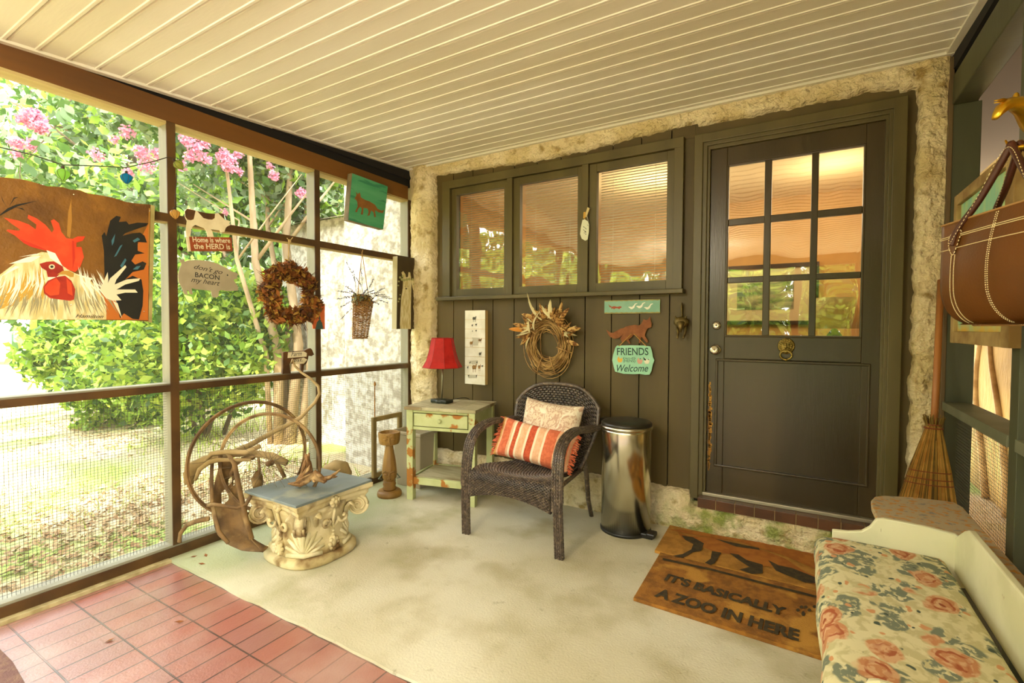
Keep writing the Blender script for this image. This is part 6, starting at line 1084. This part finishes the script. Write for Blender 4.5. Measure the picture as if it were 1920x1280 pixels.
# ---- bench
wh = mat('chipped_cream_paint', 'dcd8b2', 'cfcba2', sc=5, rough=.5, c3='a4874e', c3sc=12, c3lo=.68, c3hi=.74, bump=.0006, bsc=50); spk = mat('speckled_fabric', 'b3a07c', 'c08a44', sc=38, rough=.8, lo=.55, hi=.6, det=2, c3='8f8878', c3sc=30, c3lo=.6, c3hi=.64)
def floralm():
    m = bpy.data.materials.new('floral_fabric'); m.use_nodes = True; n = m.node_tree; L = n.links.new; bs = n.nodes['Principled BSDF']; bs.inputs['Roughness'].default_value = .9; bs.inputs['Specular IOR Level'].default_value = .2
    tc_ = n.nodes.new('ShaderNodeTexCoord'); mp = n.nodes.new('ShaderNodeMapping'); L(tc_.outputs['Object'], mp.inputs[0]); mp.inputs['Scale'].default_value = (1.25, 1, 1); mp.inputs['Rotation'].default_value = (0, 0, .5)
    nz = n.nodes.new('ShaderNodeTexNoise'); nz.inputs['Scale'].default_value = 14; L(mp.outputs[0], nz.inputs['Vector'])
    wp = n.nodes.new('ShaderNodeMix'); wp.data_type = 'RGBA'; wp.inputs['Factor'].default_value = .06; L(mp.outputs[0], wp.inputs[6]); L(nz.outputs['Color'], wp.inputs[7])
    def vor(s, off=(0, 0, 0)):
        q = n.nodes.new('ShaderNodeTexVoronoi'); q.inputs['Scale'].default_value = s; a = n.nodes.new('ShaderNodeVectorMath'); a.operation = 'ADD'; a.inputs[1].default_value = off; L(wp.outputs[2], a.inputs[0]); L(a.outputs[0], q.inputs['Vector']); return q
    def noi(s, d=3): q = n.nodes.new('ShaderNodeTexNoise'); q.inputs['Scale'].default_value = s; q.inputs['Detail'].default_value = d; L(wp.outputs[2], q.inputs['Vector']); return q.outputs['Fac']
    def mr(v, a, c, lo=0, hi=1): q = n.nodes.new('ShaderNodeMapRange'); q.interpolation_type = 'SMOOTHSTEP'; q.inputs['From Min'].default_value = a; q.inputs['From Max'].default_value = c; q.inputs['To Min'].default_value = lo; q.inputs['To Max'].default_value = hi; L(v, q.inputs['Value']); return q.outputs[0]
    def mul(a, c): q = n.nodes.new('ShaderNodeMath'); q.operation = 'MULTIPLY'; L(a, q.inputs[0]); L(c, q.inputs[1]); return q.outputs[0]
    def mix(f, a, c):
        x = n.nodes.new('ShaderNodeMix'); x.data_type = 'RGBA'; L(f, x.inputs['Factor'])
        for i, v in ((6, a), (7, c)):
            if isinstance(v, tuple): x.inputs[i].default_value = v
            else: L(v, x.inputs[i])
        return x.outputs[2]
    col = mix(mr(noi(30), .45, .6), hx('cfc79c'), hx('b9b083'))
    v1 = vor(11.5, (3, 1, 0)); leaf = mul(mr(v1.outputs['Distance'], .52, .42), mr(noi(40, 3), .42, .5)); col = mix(leaf, col, hx('737a66'))
    v2 = vor(6.6); fl_ = mr(v2.outputs['Distance'], .36, .31); petal = mix(mr(noi(45, 2), .46, .56), hx('b98258'), hx('c9a078')); col = mix(fl_, col, petal)
    ring_ = mul(mr(v2.outputs['Distance'], .25, .23), mr(v2.outputs['Distance'], .17, .2)); col = mix(mul(ring_, mr(noi(28, 1), .4, .5, .3, .9)), col, hx('9a5030')); cen = mr(v2.outputs['Distance'], .08, .05); col = mix(cen, col, hx('8e4a2c'))
    v3 = vor(17, (7, 2, 4)); col = mix(mul(mr(v3.outputs['Distance'], .22, .16), mr(v2.outputs['Distance'], .34, .4)), col, hx('c58f62'))
    v4 = vor(20, (1, 9, 4)); col = mix(mul(mr(v4.outputs['Distance'], .17, .12), mr(v2.outputs['Distance'], .34, .4)), col, hx('4a5548'))
    L(col, bs.inputs['Base Color']); return m
t = thing('painted_bench', 'old cream painted bench with chipped back and speckled ledge, right foreground', 'bench', (.26, 1.6, 0))
X0b, X1b, Y0b, Y1b = .09, .45, .2, 2.2
b = MB(); b.box(X0b+.01, X1b, Y0b, Y1b, .28, .395); b.build('seat_box', wh, t, bevel=.006)
b = MB(); b.box(X0b+.03, X1b-.02, Y0b, Y1b-.02, .395, .402); b.build('seat_board', mat('bare_seat_wood', '8f7038', '75592a', sc=6, rough=.7), t)
for x in (X0b+.01, X1b-.05):
    for y in (Y0b, Y1b-.05): b = MB(); b.box(x, x+.045, y, y+.045, 0, .3); b.build('leg', wh, t, bevel=.004)
flat('end_panel', wh, t, [(1560, 1090), (1560, 990), (1590, 993), (1615, 992), (1630, 984), (1642, 970), (1656, 969), (1700, 977), (1743, 986), (1790, 998), (1815, 1012), (1850, 1100)], Vector((0, 2.2, 0)), (0, -1, 0), 0, .02, bevel=.004)
b = MB(); b.slab([(X1b+.012, 2.195, .39), (X1b+.012, 2.195, .5), (X1b+.012, 2.14, .535), (X1b+.012, 2.08, .57), (X1b+.012, 2.04, .586), (X1b+.012, .2, .586), (X1b+.012, .2, .39)], (.02, 0, 0)); b.build('back_panel', wh, t, fix=True, bevel=.004)
lg = [onF(x, y, .5) for x, y in ((1652, 990), (1634, 950), (1633, 938), (1640, 931), (1655, 929), (1710, 932), (1767, 937), (1790, 942), (1806, 951))]
lg = [(max(p.x, .25), min(p.y, 2.66)) for p in lg]+[(.572, 2.45), (.572, .2), (.484, .2), (.484, 2.225), (.27, 2.225)]
MB().slab([(x, y, .48) for x, y in lg], (0, 0, .022)).build('ledge', spk, t, fix=True, bevel=.008)
b = MB(); b.box(.105, .45, .62, 1.085, .40, .597); b.build('armrest', wh, t, bevel=.025)
t2 = thing('floral_cushion', 'long flat seat cushion in faded floral fabric lying on the cream bench', 'cushion', (.25, 1.6, .4)); b = MB()
prof = [(.425, .404), (.425, .44), (.41, .449), (.3, .452), (.2, .453), (.12, .452), (.085, .446), (.066, .43), (.058, .40), (.056, .36), (.06, .33), (.075, .325), (.085, .33), (.0855, .40), (.0865, .404)]
ny = 60; vs = []
for j in range(ny+1):
    y = 1.09+(2.165-1.09)*j/ny; e = min(1, (j/ny)/.03, (1-j/ny)/.04); 
    for x, z in prof:
        z2 = z if z < .405 else .404+(z-.404)*(.5+.5*sqrt(max(0, e))); x2 = x+(.012*noise.noise(Vector((x*4, y*5, 0))) if x < .1 else 0); vs.append((x2+.0, y, z2+(.004*noise.noise(Vector((x*9, y*7, 3))) if z > .43 else 0)))
m_ = len(prof); b.add(vs, [(j*m_+k, j*m_+(k+1) % m_, (j+1)*m_+(k+1) % m_, (j+1)*m_+k) for j in range(ny) for k in range(m_)]+[tuple(range(m_)), tuple(ny*m_+k for k in range(m_-1, -1, -1))]); b.build('cover', floralm(), t2, smooth=True, fix=True)
# ---- leather bag
lea = mat('brown_leather', '64390c', '563008', sc=4, rough=.42, bump=.0005, bsc=140, spec=.5); stc = mat('cream_stitching', 'e3d3a4', rough=.8)
A0 = Vector((.384, 1.913, 0)); du = Vector((.326, -.945, 0)).normalized(); dn = Vector((-.945, -.326, 0)).normalized(); LB = .44; zt, zb = 1.525, 1.232
t = thing('leather_bag', 'large brown leather bag with cream stitching hanging from the horse head hook', 'bag', A0+du*LB/2+Vector((0, 0, zb)))
def bagf(u, v):   # front face: u along, v from the top down; the belly curls back under
    z = zt-.0+(.012*0)-(zt-zb)*min(1, v/.86) if v < .86 else zb; bul = .022*sin(pi*u)*sin(pi*min(1, v*1.1)); back = 0
    if v > .55: f = (v-.55)/.45; back = .055*f*f; z = zt-(zt-zb)*(.55/.86)*1.0-(zt-zb)*(1-.55/.86)*sin(f*pi/2)
    end = 0 if .0 < u < 1 else 0
    inx = .055*(1-min(1, u*6))**2*(max(0, v-.5)*2)**2*1.2
    return A0+du*(LB*u+inx)+dn*(.035+bul-back)+Vector((0, 0, z))
b = MB(); vs, fs = grid(lambda u, v: bagf(u, v), 30, 24); b.add(vs, fs); vs2 = [v-dn*(.1-0*.0) if True else v for v in vs]; 
nu, nv = 30, 24
bk2 = [bagf(i/nu, j/nv)+dn*(-.07-.044*sin(pi*i/nu)*sin(pi*min(1, j/nv*1.1))+.11*max(0, (j/nv-.55)/.45)**2*1.0) for j in range(nv+1) for i in range(nu+1)]; o = len(b.v); b.v += [tuple(v) for v in bk2]; b.f += [tuple(k+o for k in f[::-1]) for f in fs]; b.m += [0]*len(fs)
def q4(a, c): b.f.append((a, c, c+o, a+o)); b.m.append(0)
for j in range(nv): q4(j*(nu+1), (j+1)*(nu+1)); q4((j+1)*(nu+1)+nu, j*(nu+1)+nu)
for i in range(nu): q4(nv*(nu+1)+i, nv*(nu+1)+i+1)
b.build('body', lea, t, smooth=True, fix=True, bevel=0)
def seam(pts, w=.0013, dash=True):
    P = [bagf(u, v)+dn*.0015 for u, v in pts]
    return P
b = MB()
for v in (.115, .13, .225): b.tube([bagf(k/40, v)+dn*.001 for k in range(41)], .0011, 4)
for u in (.14, .18, .49, .505, .86, .9):
    for k in range(60):
        v0 = .28+k*.012 if u < .4 or u > .8 else .02+k*.0163
        if v0 > .985: break
        uu = u+.12*max(0, v0-.62)**1.5; b.tube([bagf(uu, v0)+dn*.001, bagf(uu, min(1, v0+.0085))+dn*.001], .0012, 4)
for uc in (.16, .88):
    lp = [(uc-.055, .13), (uc-.05, .2), (uc-.01, .27), (uc+.02, .27), (uc+.055, .17), (uc+.06, .09), (uc-.03, .1), (uc-.055, .13)]; P = spline([bagf(*q)+dn*.004 for q in lp], 50)
    for k in range(0, 50, 2): b.tube([P[k], P[k+1]], .0012, 4)
b.build('stitching', stc, t)
b = MB(); b.tube([bagf(k/30, 1.0) for k in range(31)], .004, 6); b.build('edge_piping', mat('pale_brown_piping', 'a27a48', rough=.6), t); b = MB(); b.tube([bagf(k/30, .0) for k in range(31)], .003, 6); b.build('edge_piping', mat('pale_brown_piping', 'a27a48', rough=.6), t)
hkp = onP(1905, 275, A0+du*.22, dn); hkp = Vector((hkp.x, hkp.y, hkp.z))
dkl = mat('dark_leather_handle', '4c2412', '3c1a0c', sc=6, rough=.45)
for s_, oo in ((1, .05), (-1, -.04)):
    b = MB(); a = bagf(.15, .2 if s_ > 0 else .02)+dn*(.004 if s_ > 0 else -.09); c = bagf(.89, .2 if s_ > 0 else .02)+dn*(.004 if s_ > 0 else -.09); tpp = hkp+dn*oo*.2+Vector((0, 0, .0))
    b.tube(spline([a, a.lerp(tpp, .1)+Vector((0, 0, .02)), a.lerp(tpp, .5)+Vector((0, 0, .0)), a.lerp(tpp, .93)+Vector((0, 0, .004)), tpp+Vector((0, 0, .008)), c.lerp(tpp, .93)+Vector((0, 0, .004)), c.lerp(tpp, .5), c.lerp(tpp, .1)+Vector((0, 0, .02)), c], 50), .0085, 8); h_ = b.build('handle', dkl, t, smooth=True)
    b = MB(); P = spline([a+dn*.009, a.lerp(tpp, .5)+dn*.009, tpp+dn*.009, c.lerp(tpp, .5)+dn*.009, c+dn*.009], 120)
    for k in range(0, 120, 2): b.tube([P[k], P[k+1]], .0009, 4)
    b.build('stitching', stc, h_)
    if s_ > 0:
        for uc in (.16, .88): b = MB(); b.add([bagf(*q)+dn*.003 for q in ((uc-.055, .1), (uc+.06, .08), (uc+.055, .17), (uc+.02, .27), (uc-.01, .27), (uc-.05, .2))], [(0, 5, 4, 3, 2, 1)]); b.build('handle_tab', lea, t)
# ---- gilt horse head hook on the post
part('post', greenpost, wr, (XR, XR+.09, 1.5, 1.58, 0, 2.275))
t = thing('horse_head_hook', 'gilt horse head coat hook on the right wall, holding the bag handles', 'hook', (.59, 1.55, 1.55)); H_ = lambda x, y, d: atD(x, y, d)
dh = (hkp-EYE).dot(_F)
b = MB(); b.tube([H_(1866, 222, dh), H_(1871, 213, dh), H_(1879, 203, dh), H_(1892, 194, dh), H_(1908, 194, dh), H_(1925, 203, dh+.01), H_(1940, 228, dh+.02), H_(1952, 262, dh+.03), Vector((.585, 1.54, 1.68))], [.008, .0125, .018, .02, .023, .027, .03, .033, .036], 12, flat=.7)
for y_ in (186, 190): b.tube([H_(1900, 190, dh), H_(1880, y_, dh-.005), H_(1864, y_+3, dh-.008)], [.005, .003, .001], 6)
for k in range(9): f = k/8; b.ball(H_(1905+f*40, 184+f*55, dh+f*.02), .012, 8, 6, .6, .8, 1.2)
b.build('head', gold, t, smooth=True)
b = MB(); b.tube([hkp+Vector((-.02, 0, .02)), hkp+Vector((-.01, 0, -.004)), hkp+Vector((.02, -.02, -.008)), Vector((.585, 1.54, hkp.z+.0))], [.002, .006, .007, .008], 8); b.build('hook_arm', gold, t, smooth=True)
b = MB(); b.box(.572, .59, 1.49, 1.59, 1.62, 1.86); b.build('back_plate', mat('orange_brown_wood', '9a5416', rough=.5), t, bevel=.006)
# ---- framed painting on the right wall
t = thing('framed_painting', 'weathered framed aqua and yellow painting hung on the right screen wall behind the bag', 'painting', (.575, 2.46, 1.16)); fo = mat('rough_frame_wood', 'a88e58', '86693a', sc=9, rough=.85, bump=.002, bsc=40)
y0, y1, z0, z1 = 2.10, 2.80, 1.16, 1.79; b = MB()
for q in ((y0, y0+.075, z0, z1), (y1-.045, y1, z0, z1), (y0+.0755, y1-.0455, z0+.001, z0+.05), (y0+.0755, y1-.0455, z1-.045, z1-.001)): b.box(.555, .585, *q)
b.build('frame', fo, t, bevel=.003)
def artm():
    m = mat('aqua_yellow_paint', '86bfa0', 'a9c98c', sc=5, rough=.6, c3='d87a3a', c3sc=3.4, c3lo=.62, c3hi=.68, stretch=(1, 3, 1)); n = m.node_tree; L = n.links.new; bs = n.nodes['Principled BSDF']; src = bs.inputs['Base Color'].links[0].from_socket
    tc_ = n.nodes.new('ShaderNodeTexCoord'); s = n.nodes.new('ShaderNodeSeparateXYZ'); L(tc_.outputs['Object'], s.inputs[0]); no = n.nodes.new('ShaderNodeTexNoise'); no.inputs['Scale'].default_value = 14; L(tc_.outputs['Object'], no.inputs['Vector'])
    ad = n.nodes.new('ShaderNodeMath'); ad.operation = 'MULTIPLY_ADD'; L(no.outputs['Fac'], ad.inputs[0]); ad.inputs[1].default_value = .12; L(s.outputs['Z'], ad.inputs[2]); q = n.nodes.new('ShaderNodeMapRange'); q.inputs['From Min'].default_value = .17; q.inputs['From Max'].default_value = .1; L(ad.outputs[0], q.inputs['Value']); x = n.nodes.new('ShaderNodeMix'); x.data_type = 'RGBA'; L(q.outputs[0], x.inputs['Factor']); L(src, x.inputs[6]); x.inputs[7].default_value = hx('d3a93c'); L(x.outputs[2], bs.inputs['Base Color']); return m
b = MB(); b.box(.57, .58, y0+.02, y1-.02, z0+.02, z1-.02); b.build('canvas', artm(), t)
lf_ = MB(); rr = random.Random(21)
for x, y in ((-2.55, .55), (-2.2, 1.0), (-2.62, 1.3), (-2.7, 1.36), (-2.3, .8), (-2.74, 1.32)):
    a = rr.uniform(0, 6); p = Vector((x, y, .0 if y > 1.26 else -.01)); u = Vector((cos(a), sin(a), 0))*.018; v = Vector((-sin(a), cos(a), 0))*.008; o_ = MB().add([p-u, p-v+Vector((0, 0, .004)), p+u+Vector((0, 0, .006)), p+v+Vector((0, 0, .002))], [(0, 1, 2, 3)]).build('dry_leaf', br1); tag(o_, 'small curled dry leaf lying on the floor near the left screen', 'leaf', 'dry leaves on the floor')

# ---- ceiling light added behind the camera to brighten the right side
t = thing('added_fill_light', 'round frosted ceiling light added behind the photographer to brighten the right side', 'light', (-1.25, -.4, 2.2))
b = MB(); b.lathe([(.11, -.03), (.11, 0)], (-1.25, -.4, zc(-.4)-.003), 28); b.build('base', silver, t)
b = MB(); b.lathe([(.02, -.13), (.07, -.115), (.1, -.08), (.1, -.035)], (-1.25, -.4, zc(-.4)-.003), 28); b.build('shade', mat('lit_frosted_glass', 'fff0d2', emit=('ffe6bc', 5)), t, smooth=True)
lamp('added_fill_lamp', (-1.25, -.4, zc(-.4)-.2), 26, (1, .9, .7), .1)

q = [onF(x, y, -.012) for x, y in ((-60, 1170), (2, 1224), (24, 1246), (46, 1284), (60, 1330), (-60, 1330))]
tag(MB().slab(q, (0, 0, .012)).build('entry_rug', mat('mauve_brown_rug', '6f5048', '7f6250', sc=30, rough=.95, bump=.003, bsc=150), fix=True), 'corner of a mauve brown rug on the brick floor at the lower left', 'rug')
